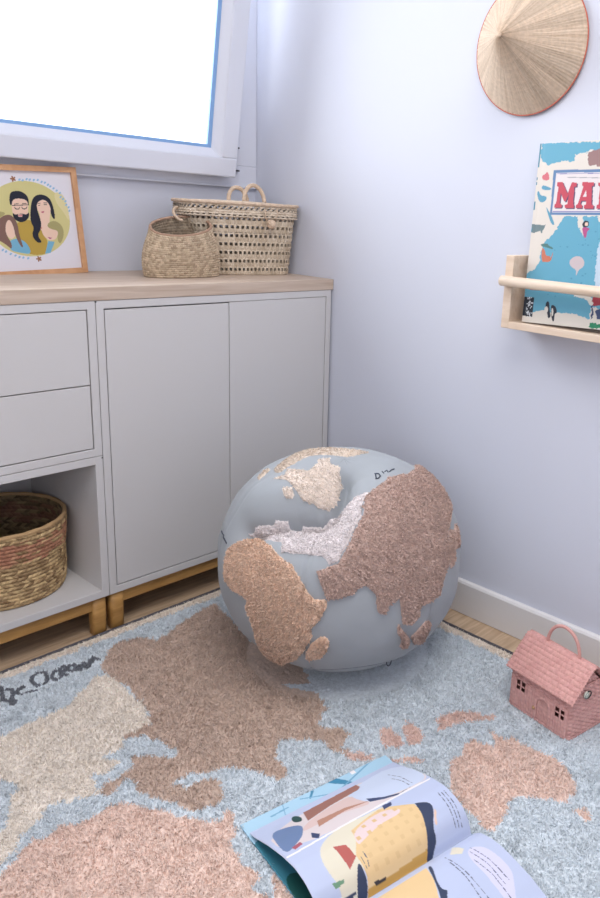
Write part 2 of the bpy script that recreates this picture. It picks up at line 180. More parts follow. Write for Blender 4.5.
MAPS=[('sea',[(0.0038,0.3759),(0.1423,0.3715),(0.3018,0.3646),(0.3048,0.3437),(0.1444,0.3554),(0.1215,0.3564),(0.1164,0.3517),(0.1077,0.352),(0.0878,0.3478),(0.0866,0.334),(0.0779,0.333),(0.0714,0.3371),(0.0475,0.3354),(0.0236,0.3298),(0.0065,0.342)]),('mush',[(0.1167,0.3492),(0.1246,0.355),(0.1441,0.3579),(0.1723,0.3554),(0.1879,0.3414),(0.1764,0.3247),(0.149,0.3207),(0.1367,0.3285),(0.126,0.3226),(0.1184,0.3366)]),('sea',[(0.0776,0.2227),(0.1108,0.2229),(0.1133,0.2043),(0.1293,0.1817),(0.1223,0.223),(0.2997,0.2254),(0.3276,0.0272),(0.1681,0.0105),(0.1376,0.0181),(0.1104,0.0203),(0.0835,0.0166),(0.0444,0.021),(0.0271,0.0165),(0.0044,0.024),(-0.0082,0.0969),(0.0024,0.099),(0.019,0.1104),(0.0281,0.1228),(0.0318,0.1499),(0.0334,0.1648),(0.0583,0.1875),(0.0665,0.2037)]),('land',[(0.1108,0.2229),(0.1233,0.223),(0.1258,0.1959),(0.1213,0.193),(0.1129,0.2072)]),('land',[(0.1546,0.2218),(0.1813,0.2219),(0.1828,0.2108),(0.1605,0.2134)]),('bglass',[(0.165,0.1797),(0.1924,0.1859),(0.2177,0.1809),(0.2328,0.07),(0.2144,0.0687),(0.1721,0.0659),(0.166,0.1001)]),('red2',[(0.1673,0.0656),(0.2328,0.07),(0.2358,0.0476),(0.1675,0.0396)]),('ice',[(0.122,0.0611),(0.1382,0.0637),(0.1649,0.0597),(0.1711,0.0369),(0.1624,0.0421),(0.1528,0.053),(0.1227,0.0553)]),('ice',[(0.1647,0.0364),(0.2374,0.0364),(0.2419,0.0028),(0.1657,0.0044)]),('navy2',[(0.1669,0.0395),(0.1707,0.0398),(0.1742,0.0139),(0.1694,0.0135)]),('navy2',[(0.1751,0.0314),(0.1933,0.0387),(0.2066,0.034),(0.2089,0.0169),(0.1841,0.0119)]),('grn',[(0.1641,0.0043),(0.2416,0.0056),(0.2431,-0.0057),(0.1654,-0.0059)]),('ice',[(0.0059,0.0117),(0.0273,0.015),(0.0445,0.0204),(0.0835,0.0166),(0.1105,0.0197),(0.1376,0.0176),(0.1681,0.0105),(0.1672,-0.0072),(0.0807,-0.0153),(0.0093,-0.0159)]),('black',[(-0.0095,0.0477),(0.0251,0.047),(0.025,0.0041),(-0.0081,0.0059)]),('elep',[(-0.0036,0.2058),(0.0321,0.2033),(0.0351,0.2069),(0.0328,0.1974),(0.0283,0.1914),(0.0289,0.187),(0.0254,0.1869),(0.0231,0.1913),(0.0111,0.1881),(0.0095,0.1866),(0.0059,0.1865),(-0.0021,0.1879)]),('org',[(0.031,0.1558),(0.0384,0.1531),(0.0438,0.1384),(0.0542,0.1388),(0.0566,0.1329),(0.0599,0.1479),(0.0607,0.142),(0.0574,0.127),(0.0454,0.125),(0.0341,0.1261)]),('grn2',[(0.0266,0.1631),(0.0438,0.1657),(0.0479,0.1608),(0.0588,0.1567),(0.0594,0.1523),(0.045,0.1562),(0.0307,0.1582)]),('sand',[(0.1015,0.1289),(0.1118,0.1394),(0.128,0.1415),(0.1393,0.1304),(0.1376,0.1188),(0.1269,0.1125),(0.1235,0.1007),(0.1218,0.1006),(0.122,0.1123),(0.108,0.1175)]),('mag',[(0.1238,0.1988),(0.13,0.2017),(0.1384,0.199),(0.1434,0.1976),(0.139,0.1947),(0.1363,0.1904),(0.1362,0.179),(0.1313,0.1789),(0.1266,0.1902)]),('hair',[(0.1227,0.2073),(0.1283,0.2145),(0.1365,0.2131),(0.1387,0.2089),(0.138,0.2018),(0.1301,0.2003),(0.1251,0.2016)]),('skin',[(0.1288,0.2102),(0.1346,0.2109),(0.1373,0.2075),(0.1362,0.2032),(0.1304,0.2031)]),('peng',[(0.0563,0.0386),(0.0612,0.042),(0.065,0.0392),(0.0681,0.0229),(0.0725,0.0081),(0.0659,0.0046),(0.0627,0.0164),(0.0567,0.022)]),('ice',[(0.0542,0.0278),(0.059,0.0312),(0.0629,0.0285),(0.064,0.0195),(0.0576,0.0145),(0.0543,0.0188)]),('peng',[(0.0694,0.032),(0.0742,0.0354),(0.0835,0.0301),(0.0868,0.0184),(0.0808,0.0164),(0.0822,-0.0001),(0.077,-0.0005),(0.0727,0.0142)]),('ice',[(0.0717,0.0277),(0.0752,0.028),(0.078,0.0192),(0.0774,0.0101),(0.0745,0.0113)]),('redo',[(0.0064,0.0671),(0.0351,0.0674),(0.0355,0.0635),(0.0141,0.063)]),('pnk',[(0.0124,0.308),(0.0199,0.3104),(0.0253,0.3167),(0.0313,0.3062),(0.0309,0.2971),(0.0151,0.2988)]),('sea2',[(0.0138,0.2844),(0.0196,0.2882),(0.0391,0.2814),(0.0396,0.2775),(0.0177,0.2778)]),('sea2',[(0.0042,0.2727),(0.0084,0.2766),(0.0145,0.266),(0.0288,0.2645),(0.031,0.2593),(0.0242,0.2514),(0.0114,0.2528)]),('sea2',[(0.0297,0.2448),(0.0371,0.2356),(0.0462,0.2251),(0.0581,0.2043),(0.0504,0.2042),(0.0407,0.2199)]),('frame',[(0.0404,0.3189),(0.2913,0.3151),(0.3038,0.2265),(0.0431,0.2251)]),('plate',[(0.0473,0.313),(0.2845,0.3094),(0.2955,0.2312),(0.048,0.2304)]),('framel',[(0.0493,0.3114),(0.2822,0.3076),(0.2824,0.3066),(0.0498,0.3101)]),('framel',[(0.0483,0.233),(0.294,0.2331),(0.2941,0.2321),(0.0484,0.2317)]),('greyt',[(0.0742,0.3039),(0.1517,0.3008),(0.1519,0.2993),(0.0744,0.3021)]),('shadow',[(0.0552,0.2914),(0.0679,0.292),(0.0831,0.2674),(0.0905,0.2908),(0.1024,0.2895),(0.1026,0.2819),(0.0976,0.2812),(0.0992,0.2467),(0.1016,0.2442),(0.1012,0.2378),(0.0803,0.2377),(0.0795,0.2442),(0.0852,0.2463),(0.0867,0.2673),(0.0806,0.2519),(0.0767,0.252),(0.0662,0.2701),(0.0669,0.2481),(0.0725,0.2447),(0.0718,0.2383),(0.054,0.239),(0.0541,0.2456),(0.0578,0.2474),(0.0595,0.2818),(0.0556,0.2837)]),('title',[(0.0523,0.2933),(0.0649,0.2938),(0.0802,0.2692),(0.0876,0.2926),(0.0996,0.2913),(0.0997,0.2837),(0.0947,0.283),(0.0963,0.2485),(0.0987,0.246),(0.0983,0.2395),(0.0774,0.2396),(0.0765,0.246),(0.0823,0.2481),(0.0837,0.2691),(0.0776,0.2538),(0.0737,0.2538),(0.0632,0.272),(0.0639,0.2499),(0.0695,0.2466),(0.0688,0.2401),(0.051,0.2409),(0.0511,0.2474),(0.0548,0.2492),(0.0565,0.2837),(0.0526,0.2855)]),('shadow',[(0.1154,0.291),(0.1421,0.2893),(0.1424,0.283),(0.1383,0.2818),(0.1422,0.2453),(0.1477,0.2428),(0.1471,0.2365),(0.1254,0.237),(0.1251,0.2436),(0.1295,0.2454),(0.1285,0.253),(0.1175,0.253),(0.116,0.2462),(0.121,0.2436),(0.1209,0.2378),(0.1063,0.2378),(0.1063,0.2442),(0.1102,0.2462),(0.119,0.2816),(0.1158,0.2835)]),('title',[(0.1125,0.2929),(0.1393,0.2911),(0.1396,0.2848),(0.1355,0.2836),(0.1394,0.2471),(0.1449,0.2446),(0.1443,0.2383),(0.1226,0.2388),(0.1223,0.2454),(0.1267,0.2472),(0.1257,0.2548),(0.1146,0.2548),(0.1132,0.248),(0.1182,0.2454),(0.1181,0.2395),(0.1034,0.2395),(0.1034,0.2459),(0.1073,0.248),(0.1161,0.2835),(0.113,0.2853)]),('shadow',[(0.1516,0.2891),(0.1839,0.288),(0.1934,0.2785),(0.1937,0.2662),(0.185,0.2589),(0.1724,0.2595),(0.1738,0.2453),(0.1794,0.2428),(0.1797,0.2365),(0.1542,0.237),(0.1539,0.2436),(0.1582,0.2453),(0.1568,0.2815),(0.1524,0.2828)]),('title',[(0.1488,0.2909),(0.1811,0.2898),(0.1907,0.2802),(0.191,0.2679),(0.1823,0.2606),(0.1696,0.2612),(0.171,0.247),(0.1767,0.2445),(0.1769,0.2383),(0.1514,0.2388),(0.1511,0.2453),(0.1554,0.2471),(0.154,0.2833),(0.1496,0.2846)]),('shadow',[(0.225,0.2853),(0.2265,0.2743),(0.221,0.2756),(0.2122,0.2806),(0.2102,0.2758),(0.2294,0.2634),(0.2327,0.2488),(0.2236,0.2366),(0.2097,0.239),(0.2067,0.2513),(0.2123,0.2501),(0.2199,0.2439),(0.223,0.2513),(0.2033,0.2661),(0.1999,0.2808),(0.2111,0.2884)]),('title',[(0.2224,0.287),(0.2239,0.2761),(0.2183,0.2774),(0.2095,0.2824),(0.2075,0.2775),(0.2267,0.2651),(0.2301,0.2505),(0.221,0.2383),(0.207,0.2408),(0.204,0.2531),(0.2096,0.2518),(0.2172,0.2457),(0.2203,0.253),(0.2006,0.2678),(0.1972,0.2826),(0.2085,0.2902)]),('plate',[(0.1171,0.2624),(0.1234,0.2763),(0.1259,0.2624)]),('plate',[(0.1669,0.2819),(0.177,0.2792),(0.178,0.2718),(0.1685,0.2694)])]
PICF=[[-0.562,-0.04,0.829],[-0.9993,-0.0027,-0.0376],[-0.0377,0.0714,0.9967],0.252]
PIC=[('olive',[(0.2245,0.1307),(0.2239,0.1399),(0.2223,0.149),(0.2195,0.1579),(0.2157,0.1664),(0.2109,0.1746),(0.2051,0.1823),(0.1984,0.1894),(0.1909,0.1958),(0.1826,0.2015),(0.1737,0.2064),(0.1643,0.2104),(0.1544,0.2135),(0.1443,0.2157),(0.1339,0.2169),(0.1234,0.2172),(0.1129,0.2164),(0.1026,0.2147),(0.0926,0.2121),(0.0829,0.2085),(0.0738,0.204),(0.0652,0.1987),(0.0573,0.1927),(0.0502,0.1859),(0.0439,0.1785),(0.0386,0.1706),(0.0343,0.1622),(0.031,0.1535),(0.0288,0.1445),(0.0276,0.1353),(0.0276,0.1261),(0.0288,0.1169),(0.031,0.108),(0.0343,0.0992),(0.0386,0.0908),(0.0439,0.0829),(0.0502,0.0755),(0.0573,0.0687),(0.0652,0.0627),(0.0737,0.0574),(0.0829,0.0529),(0.0926,0.0493),(0.1026,0.0467),(0.1129,0.045),(0.1234,0.0442),(0.1338,0.0445),(0.1442,0.0457),(0.1544,0.0479),(0.1643,0.051),(0.1737,0.055),(0.1826,0.0599),(0.1909,0.0656),(0.1984,0.072),(0.2051,0.0791),(0.2109,0.0868),(0.2157,0.0949),(0.2195,0.1035),(0.2223,0.1124),(0.2239,0.1215),(0.2245,0.1307)]),('lleaf',[(0.0579,0.1954),(0.0355,0.1884),(0.0276,0.1588),(0.0287,0.1212),(0.041,0.1475),(0.0576,0.1697)]),('mustard',[(0.1561,0.1224),(0.1389,0.1277),(0.1221,0.1294),(0.1116,0.111),(0.1008,0.1072),(0.0886,0.0847),(0.093,0.0531),(0.1014,0.0478),(0.1319,0.0468),(0.1553,0.0645),(0.1641,0.1046)]),('skin',[(0.1604,0.1793),(0.1223,0.1798),(0.125,0.1475),(0.1355,0.1258),(0.1504,0.1242),(0.1632,0.1403)]),('hair',[(0.1662,0.1687),(0.163,0.1863),(0.1566,0.1935),(0.1366,0.1946),(0.1234,0.1852),(0.1207,0.1727),(0.1235,0.1583),(0.1254,0.1762),(0.1571,0.1776),(0.1628,0.1581)]),('hair',[(0.1624,0.1457),(0.1571,0.1403),(0.1514,0.1421),(0.1385,0.1431),(0.1316,0.1403),(0.1232,0.1475),(0.126,0.133),(0.1395,0.1233),(0.1522,0.1242),(0.1617,0.1332)]),('skin',[(0.1509,0.141),(0.1398,0.1417),(0.1414,0.136),(0.1501,0.136)]),('hair',[(0.1611,0.1623),(0.1216,0.1641),(0.1218,0.1623),(0.1614,0.1606)]),('hair',[(0.1556,0.1581),(0.1532,0.1546),(0.1468,0.1539),(0.1439,0.1589),(0.1428,0.1589),(0.1456,0.1525),(0.1543,0.1524),(0.1571,0.1574)]),('hair',[(0.1388,0.1593),(0.1376,0.1546),(0.1307,0.1547),(0.1269,0.1601),(0.1255,0.1597),(0.1294,0.1529),(0.139,0.1528),(0.1403,0.1586)]),('hair',[(0.1553,0.1652),(0.145,0.1667),(0.1452,0.1653),(0.1555,0.1638)]),('hair',[(0.137,0.1668),(0.1267,0.1669),(0.1269,0.1654),(0.1372,0.1654)]),('mag2',[(0.1511,0.1396),(0.14,0.1403),(0.1419,0.1374),(0.1492,0.1374)]),('skin',[(0.1034,0.1693),(0.091,0.1766),(0.0722,0.175),(0.0688,0.1586),(0.0786,0.1291),(0.0768,0.1143),(0.0914,0.0922),(0.1046,0.1072),(0.098,0.1402),(0.1047,0.1547)]),('hair',[(0.1219,0.1439),(0.1135,0.1764),(0.0989,0.1874),(0.0784,0.1859),(0.0667,0.1733),(0.0624,0.1401),(0.0654,0.1271),(0.0732,0.1401),(0.071,0.1622),(0.0835,0.1767),(0.0994,0.1711),(0.1056,0.1584),(0.0982,0.1255),(0.1008,0.1072),(0.1123,0.0927),(0.1014,0.0758),(0.1148,0.075),(0.1254,0.0929),(0.1172,0.1111),(0.1231,0.1221)]),('hair',[(0.1006,0.162),(0.0951,0.1635),(0.0954,0.1621),(0.1008,0.1606)]),('hair',[(0.0867,0.1643),(0.0791,0.1644),(0.0793,0.1629),(0.0869,0.1629)]),('hair',[(0.1008,0.1664),(0.0938,0.1679),(0.0939,0.1668),(0.1009,0.1653)]),('hair',[(0.0869,0.1683),(0.0778,0.1684),(0.0779,0.1673),(0.0871,0.1672)]),('mag2',[(0.0959,0.1475),(0.0873,0.1493),(0.0895,0.1446),(0.094,0.1446)]),('redo',[(0.1022,0.1109),(0.0888,0.1107),(0.0855,0.107),(0.0972,0.1053)]),('skin',[(0.0978,0.1145),(0.0873,0.1218),(0.0681,0.1216),(0.0584,0.1065),(0.0654,0.0842),(0.0817,0.079),(0.0924,0.0848),(0.101,0.0998)]),('olive2',[(0.0864,0.1144),(0.0794,0.1235),(0.0634,0.1271),(0.0476,0.1139),(0.0467,0.0913),(0.0596,0.069),(0.0654,0.0842),(0.0589,0.1028),(0.0778,0.1068)]),('cyan',[(0.0875,0.0791),(0.0723,0.0769),(0.0856,0.051),(0.0993,0.0493)]),('mag',[(0.0881,0.0884),(0.0768,0.0863),(0.083,0.0835)]),('cyan',[(0.1777,0.0851),(0.1522,0.0863),(0.1359,0.0712),(0.1316,0.049),(0.1569,0.0536),(0.1814,0.06)]),('skin',[(0.1826,0.1297),(0.1671,0.1332),(0.1589,0.1153),(0.1597,0.0973),(0.1726,0.0831),(0.1835,0.0942),(0.1862,0.112)]),('brhair',[(0.1919,0.1333),(0.1803,0.1404),(0.1643,0.1403),(0.1543,0.1224),(0.1543,0.0972),(0.148,0.0643),(0.1548,0.0682),(0.1638,0.0938),(0.1643,0.1153),(0.1709,0.1315),(0.1811,0.1226),(0.1848,0.0978),(0.1736,0.076),(0.1757,0.0616),(0.1866,0.0727),(0.1962,0.0802),(0.2126,0.0877),(0.2074,0.1229)]),('olive2',[(0.1968,0.1474),(0.1828,0.1474),(0.1783,0.1421),(0.1879,0.1368),(0.1994,0.1299)])]
PICLEAF=[(0.1347,0.2204),(0.1277,0.2189),(0.1181,0.222),(0.1109,0.2208),(0.1017,0.2204),(0.0924,0.2206),(0.0836,0.2166),(0.0762,0.215),(0.0693,0.2104),(0.064,0.2069),(0.0569,0.2027),(0.0499,0.1974),(0.0428,0.192),(0.0421,0.1828),(0.0369,0.1781),(0.0316,0.1729),(0.0308,0.1644),(0.0256,0.1588),(0.0247,0.1505),(0.1953,0.0623),(0.1887,0.0584),(0.1788,0.0526),(0.1685,0.0486),(0.16,0.0446),(0.151,0.0432),(0.1402,0.0412)]
PICSTAR=[(0.1501,0.221),(0.1158,0.038)]
VALLEY=[[-0.6287,-0.7419,0.3684],[-0.6149,-0.8014,0.4007],[-0.5893,-0.8488,0.4227],[-0.562,-0.8965,0.4301],[-0.5264,-0.9143,0.4455],[-0.4695,-0.8923,0.4746],[-0.4226,-0.8524,0.4895]]
POUF=[('tan',[(-0.409,0.1489),(-0.3887,0.1338),(-0.3669,0.1052),(-0.3539,0.0801),(-0.3531,-0.0465),(-0.3608,-0.08),(-0.3654,-0.1276),(-0.3612,-0.1533),(-0.3735,-0.1842),(-0.3857,-0.2318),(-0.3885,-0.267),(-0.3625,-0.3015),(-0.3759,-0.3126),(-0.414,-0.3119),(-0.4572,-0.2969),(-0.4708,-0.3176),(-0.5215,-0.3102),(-0.6046,-0.2819),(-0.7515,-0.1427),(-0.75,-0.1021),(-0.7408,-0.0097),(-0.6475,-0.0538),(-0.5856,-0.0538),(-0.5478,-0.0383),(-0.5273,-0.0207),(-0.5081,-0.0289),(-0.5054,0.0598),(-0.4886,0.1218),(-0.4547,0.139)]),('tan',[(-0.5013,-0.3225),(-0.4631,-0.3334),(-0.4346,-0.3551),(-0.432,-0.3789),(-0.4631,-0.3921),(-0.5118,-0.3892),(-0.5616,-0.3475),(-0.5563,-0.3277),(-0.5242,-0.3213)]),('brown',[(0.1939,-0.0735),(0.2167,-0.1226),(0.2376,-0.1695),(0.2052,-0.249),(0.1472,-0.3051),(0.1046,-0.3475),(0.0865,-0.4252),(0.0651,-0.4493),(0.0395,-0.4752),(0.0244,-0.507),(-0.0336,-0.5119),(-0.0756,-0.506),(-0.0836,-0.5278),(-0.12,-0.5414),(-0.1621,-0.5219),(-0.1611,-0.4884),(-0.1596,-0.4507),(-0.1974,-0.4487),(-0.2205,-0.4572),(-0.2383,-0.4482),(-0.242,-0.4278),(-0.2331,-0.3958),(-0.2449,-0.3631),(-0.262,-0.3509),(-0.2905,-0.3524),(-0.3319,-0.3291),(-0.3635,-0.3023),(-0.3535,-0.2762),(-0.3413,-0.248),(-0.331,-0.2253),(-0.3039,-0.2439),(-0.2697,-0.2605),(-0.2175,-0.2437),(-0.1677,-0.2206),(-0.1232,-0.1992),(-0.0771,-0.1529),(-0.0356,-0.1455),(0.0042,-0.1376),(0.0686,-0.1406),(0.1322,-0.117)]),('brown',[(-0.1811,-0.5113),(-0.1641,-0.5367),(-0.125,-0.5883),(-0.1224,-0.6299),(-0.1643,-0.6133),(-0.1654,-0.5768),(-0.1881,-0.5387)]),('brown',[(-0.1103,-0.5953),(-0.0343,-0.5615),(0.0101,-0.5772),(0.0184,-0.6038),(-0.0058,-0.6604),(-0.0777,-0.6329)]),('brown',[(0.1291,-0.3363),(0.1538,-0.3375),(0.1392,-0.3825),(0.1248,-0.4281),(0.1026,-0.4533),(0.1026,-0.3967)]),('brown',[(0.2025,-0.3059),(0.1968,-0.341),(0.1794,-0.3936),(0.16,-0.3816),(0.1673,-0.343)]),('white',[(-0.3443,0.1102),(-0.3124,0.075),(-0.2887,0.0164),(-0.2743,0.0084),(-0.2545,-0.0245),(-0.2717,-0.0274),(-0.2642,-0.0574),(-0.2421,-0.0581),(-0.2002,-0.1109),(-0.1502,-0.1163),(-0.0831,-0.1198),(-0.0679,-0.129),(-0.0518,-0.1405),(-0.0784,-0.1507),(-0.1245,-0.1936),(-0.1715,-0.2176),(-0.2207,-0.2409),(-0.27,-0.2562),(-0.2945,-0.2427),(-0.2877,-0.2168),(-0.318,-0.1691),(-0.341,-0.1241),(-0.3531,-0.0946),(-0.3294,-0.073),(-0.3366,-0.0383),(-0.3526,0.0912)]),('cream',[(-0.1736,0.0737),(-0.1482,0.046),(-0.125,0.061),(-0.104,0.0073),(-0.0692,0.0144),(-0.0458,0.0297),(-0.0181,0.0194),(-0.0317,0.0031),(-0.0181,-0.008),(-0.0373,-0.0279),(-0.0549,-0.0526),(-0.1204,-0.0957),(-0.1575,-0.1013),(-0.1743,-0.0822),(-0.175,-0.0628),(-0.1873,-0.039),(-0.1747,-0.0137),(-0.1608,0.0276)]),('cream',[(-0.1834,0.0209),(-0.1712,0.0007),(-0.1829,-0.012),(-0.1972,-0.0181),(-0.2087,-0.0009),(-0.1989,0.013)]),('sand',[(-0.1376,0.1018),(-0.1129,0.1044),(-0.0774,0.1106),(-0.0421,0.1127),(-0.0054,0.0947),(0.0181,0.0725),(0.0298,0.0442),(0.0461,0.0208),(0.0694,-0.0135),(0.0232,-0.0053),(0.0063,0.0011),(-0.0046,0.0136),(-0.0153,0.0279),(-0.0319,0.046),(-0.047,0.0581),(-0.0861,0.0586),(-0.1164,0.0658),(-0.1412,0.0674),(-0.1493,0.0811)]),('sand',[(-0.1774,0.1337),(-0.1507,0.1405),(-0.1271,0.1339),(-0.1383,0.1161),(-0.1613,0.1172),(-0.1862,0.1186)])]
POUFTXT=[[(0.0048,-0.092),(-0.0093,-0.1119)],[(0.0044,-0.0907),(0.0079,-0.0999),(0.0024,-0.1122),(-0.0076,-0.116),(-0.0117,-0.1116)],[(0.0195,-0.0983),(0.0162,-0.1084)],[(0.0222,-0.1045),(0.0312,-0.1022),(0.0268,-0.1118)],[(0.0301,-0.1123),(0.0412,-0.1073),(0.0517,-0.1071)],[(-0.3428,0.2269),(-0.3634,0.2035),(-0.3775,0.1821)],[(-0.3694,0.1923),(-0.3861,0.1699)]]
def pouf_pos(T, F, dv):
    cx,cy,a,h,z0=PC
    s,c=np.sin(F),np.cos(F)
    rr=a*np.abs(s)**.86; zz=z0+h*.5+h*.5*np.sign(c)*np.abs(c)**.9
    P=np.stack([cx+rr*np.cos(T),cy+rr*np.sin(T),zz],-1)
    if dv is not None:
        D=np.full(T.shape,9.0)
        for A,B in zip(dv[:-1],dv[1:]):
            A=np.array(A);B=np.array(B);AB=B-A; t=np.clip(((P-A)@AB)/(AB@AB),0,1)
            D=np.minimum(D,np.linalg.norm(P-(A+t[...,None]*AB),axis=-1))
        mid=np.array(dv[len(dv)//2]); dm=np.linalg.norm(P-mid,axis=-1)
        k=.026*np.exp(-(D/.018)**2)+.036*np.exp(-(D/.055)**2)+.026*np.exp(-(dm/.09)**2)
        cen=np.array([cx,cy,.20]); N=P-cen; N/=np.linalg.norm(N,axis=-1)[...,None]
        P=P-N*k[...,None]
    return P
# ------------------------------------------------ materials
M = {}
M['wall'] = mat('wall_paint', (210, 213, 225), .85, bump=.05, bscale=220)
M['white'] = mat('white_lacquer', (207, 205, 205), .42)
M['pvc'] = mat('window_plastic', (224, 227, 238), .35)
M['trim'] = mat('baseboard_paint', (226, 224, 224), .4)
M['floor'] = wood('oak_floor', (176, 148, 120), (212, 186, 156), (3, 40, 1), .5, 2.2, planks=.0)
M['worktop'] = wood('oak_worktop', (184, 162, 144), (208, 190, 174), (1.2, 22, 22), .5, 4)
M['leg'] = wood('oiled_oak', (166, 122, 66), (196, 150, 88), (2, 14, 14), .45, 5)
M['pine'] = wood('pale_pine', (216, 192, 168), (232, 212, 192), (12, 1.5, 12), .5, 5)
M['picwood'] = wood('cherry_frame_wood', (192, 142, 100), (210, 162, 120), (8, 8, 8), .4, 5)
M['gasket'] = mat('blue_gasket', (136, 176, 224), .5)
M['metal'] = mat('dark_metal', (70, 72, 78), .4, metal=.6)
M['dark'] = mat('dark_void', (20, 20, 22), .8)
M['fibre'] = mat('woven_fibre', attr=True, rough=.75, bump=.5, bscale=420, vary=.10, vscale=160, bdist=.0006)
M['pile'] = mat('tufted_pile', attr=True, rough=.95, bump=.8, bscale=450, vary=.07, vscale=260, sheen=.2, spec=.1, bdist=.002)
M['cloth'] = mat('grey_cotton_canvas', (162, 167, 172), .9, bump=.25, bscale=500, sheen=.15, spec=.2, bdist=.0008, vary=.02, vscale=30)
M['print'] = mat('printed_paper', attr=True, rough=.42, spec=.4)
M['matt_print'] = mat('matt_printed_paper', attr=True, rough=.8, spec=.2)
M['paper'] = mat('paper', (232, 230, 228), .7)
M['thread'] = mat('grey_thread', (72, 78, 90), .9)
M['rope'] = mat('twisted_straw_rope', (212, 188, 164), .8, bump=.6, bscale=260, vary=.15, vscale=120, bdist=.001)
M['pinkrope'] = mat('pink_wicker_wrap', (208, 156, 148), .7, bump=.5, bscale=240, vary=.06, vscale=150, bdist=.001)
M['rim'] = mat('orange_red_rim', (196, 104, 86), .6)
# glass: transparent with a weak reflection
g = bpy.data.materials.new('window_glass'); g.use_nodes = True; N = g.node_tree.nodes; L = g.node_tree.links; N.remove(N['Principled BSDF'])
t_ = N.new('ShaderNodeBsdfTransparent'); gl = N.new('ShaderNodeBsdfGlossy'); gl.inputs['Roughness'].default_value = .02; fr = N.new('ShaderNodeFresnel'); fr.inputs[0].default_value = 1.25
mx = N.new('ShaderNodeMixShader'); L.new(fr.outputs[0], mx.inputs[0]); L.new(t_.outputs[0], mx.inputs[1]); L.new(gl.outputs[0], mx.inputs[2]); L.new(mx.outputs[0], N['Material Output'].inputs[0]); M['glass'] = g
# ------------------------------------------------ room shell
ZW0, ZW1, XW = 1.066, 2.02, -1.62
boxes('floor', [(-3.3, .0, -3.6, .0, -.05, 0)], M['floor'], kind='structure', bev=0)
boxes('wall_back', [(-3.3, .0, .0, .14, 0, ZW0), (-3.3, .0, .0, .14, ZW1, 2.5), (-3.3, XW, 0, .14, ZW0, ZW1)], M['wall'], kind='structure', bev=0)
boxes('wall_right', [(0, .14, -3.6, .14, 0, 2.5)], M['wall'], kind='structure', bev=0)
boxes('ceiling', [(-3.3, .14, -3.6, .14, 2.5, 2.6)], M['wall'], kind='structure', bev=0)
boxes('wall_left', [(-3.44, -3.3, -3.6, .14, 0, 2.5)], M['wall'], kind='structure', bev=0)
boxes('wall_front', [(-3.44, .14, -3.74, -3.6, 0, 2.5)], M['wall'], kind='structure', bev=0)
bm = bmesh.new(); BH, BT = .0925, .015
vs = [bm.verts.new((x, y, z)) for y in (-3.6, -.36) for x, z in ((-.0005, .0015), (-BT, .0015), (-BT, BH-.006), (-BT+.003, BH-.001), (-BT+.006, BH), (-.0005, BH))]
for k in range(6): bm.faces.new((vs[k], vs[(k+1) % 6], vs[6+(k+1) % 6], vs[6+k]))
bm.faces.new(vs[:6][::-1]); bm.faces.new(vs[6:]); bmesh.ops.recalc_face_normals(bm, faces=bm.faces)
me = bpy.data.meshes.new('baseboard_right'); bm.to_mesh(me); bm.free(); me.materials.append(M['trim']); link('baseboard_right', me, None, kind='structure')
# window
W = thing('window_1', None, None, (XW, 0, ZW0), kind='structure')
boxes('window_frame', [(XW, -.0005, -.008, .05, ZW0, ZW0+.06), (XW, -.0005, -.008, .05, ZW1-.06, ZW1), (XW, XW+.06, -.0079, .0499, ZW0+.06, ZW1-.06), (-.125, -.0005, -.0079, .0499, ZW0+.06, ZW1-.06)], M['pvc'], W, bev=.002)
boxes('sill_trim', [(XW, -.0005, -.012, -.007, ZW0-.002, ZW0+.004)], M['pvc'], W, bev=.001)
# sash tipped inwards about its lower edge
SX0, SX1, SH = -1.56, -.108, .88
ang = math.atan2(.07, .455); piv = Vector((0, -.05, 1.0895))
SM = Matrix.Translation(piv) @ Matrix.Rotation(ang, 4, 'X')
def ring(bm, o, i, y0, y1, bev=.002):  # rectangular ring o=(x0,x1,z0,z1) outer, i inner
    bm_box(bm, o[0], o[1], y0, y1, o[2], i[2], bev); bm_box(bm, o[0], o[1], y0, y1, i[3], o[3], bev)
    bm_box(bm, o[0], i[0], y0+.0001, y1-.0001, i[2]-.001, i[3]+.001, bev); bm_box(bm, i[1], o[1], y0+.0001, y1-.0001, i[2]-.001, i[3]+.001, bev)
def ringobj(name, o, i, y0, y1, m, bev=.002):
    bm = bmesh.new(); ring(bm, o, i, y0, y1, bev); bmesh.ops.transform(bm, matrix=SM, verts=bm.verts); bmesh.ops.translate(bm, vec=-Vector(base_of(W)), verts=bm.verts)
    me = bpy.data.meshes.new(name); bm.to_mesh(me); bm.free(); me.materials.append(m); return link(name, me, W)
o_ = (SX0, SX1, 0, SH); i_ = (SX0+.055, SX1-.055, .052, SH-.055)
ringobj('sash', o_, i_, 0, .06, M['pvc'], .004)
# bevelled glazing bead
bm = bmesh.new(); a_ = [(i_[0], i_[2]), (i_[1], i_[2]), (i_[1], i_[3]), (i_[0], i_[3])]; k_ = .020
b_ = [(i_[0]+k_, i_[2]+k_), (i_[1]-k_, i_[2]+k_), (i_[1]-k_, i_[3]-k_), (i_[0]+k_, i_[3]-k_)]
R1 = [bm.verts.new((x, .003, z)) for x, z in a_]; R2 = [bm.verts.new((x, .022, z)) for x, z in b_]; R3 = [bm.verts.new((x, .05, z)) for x, z in b_]; R4 = [bm.verts.new((x, .05, z)) for x, z in a_]
for A, B in ((R1, R2), (R2, R3), (R3, R4), (R4, R1)):
    for q in range(4): bm.faces.new((A[q], A[(q+1) % 4], B[(q+1) % 4], B[q]))
bmesh.ops.recalc_face_normals(bm, faces=bm.faces); bmesh.ops.transform(bm, matrix=SM, verts=bm.verts); bmesh.ops.translate(bm, vec=-Vector(base_of(W)), verts=bm.verts)
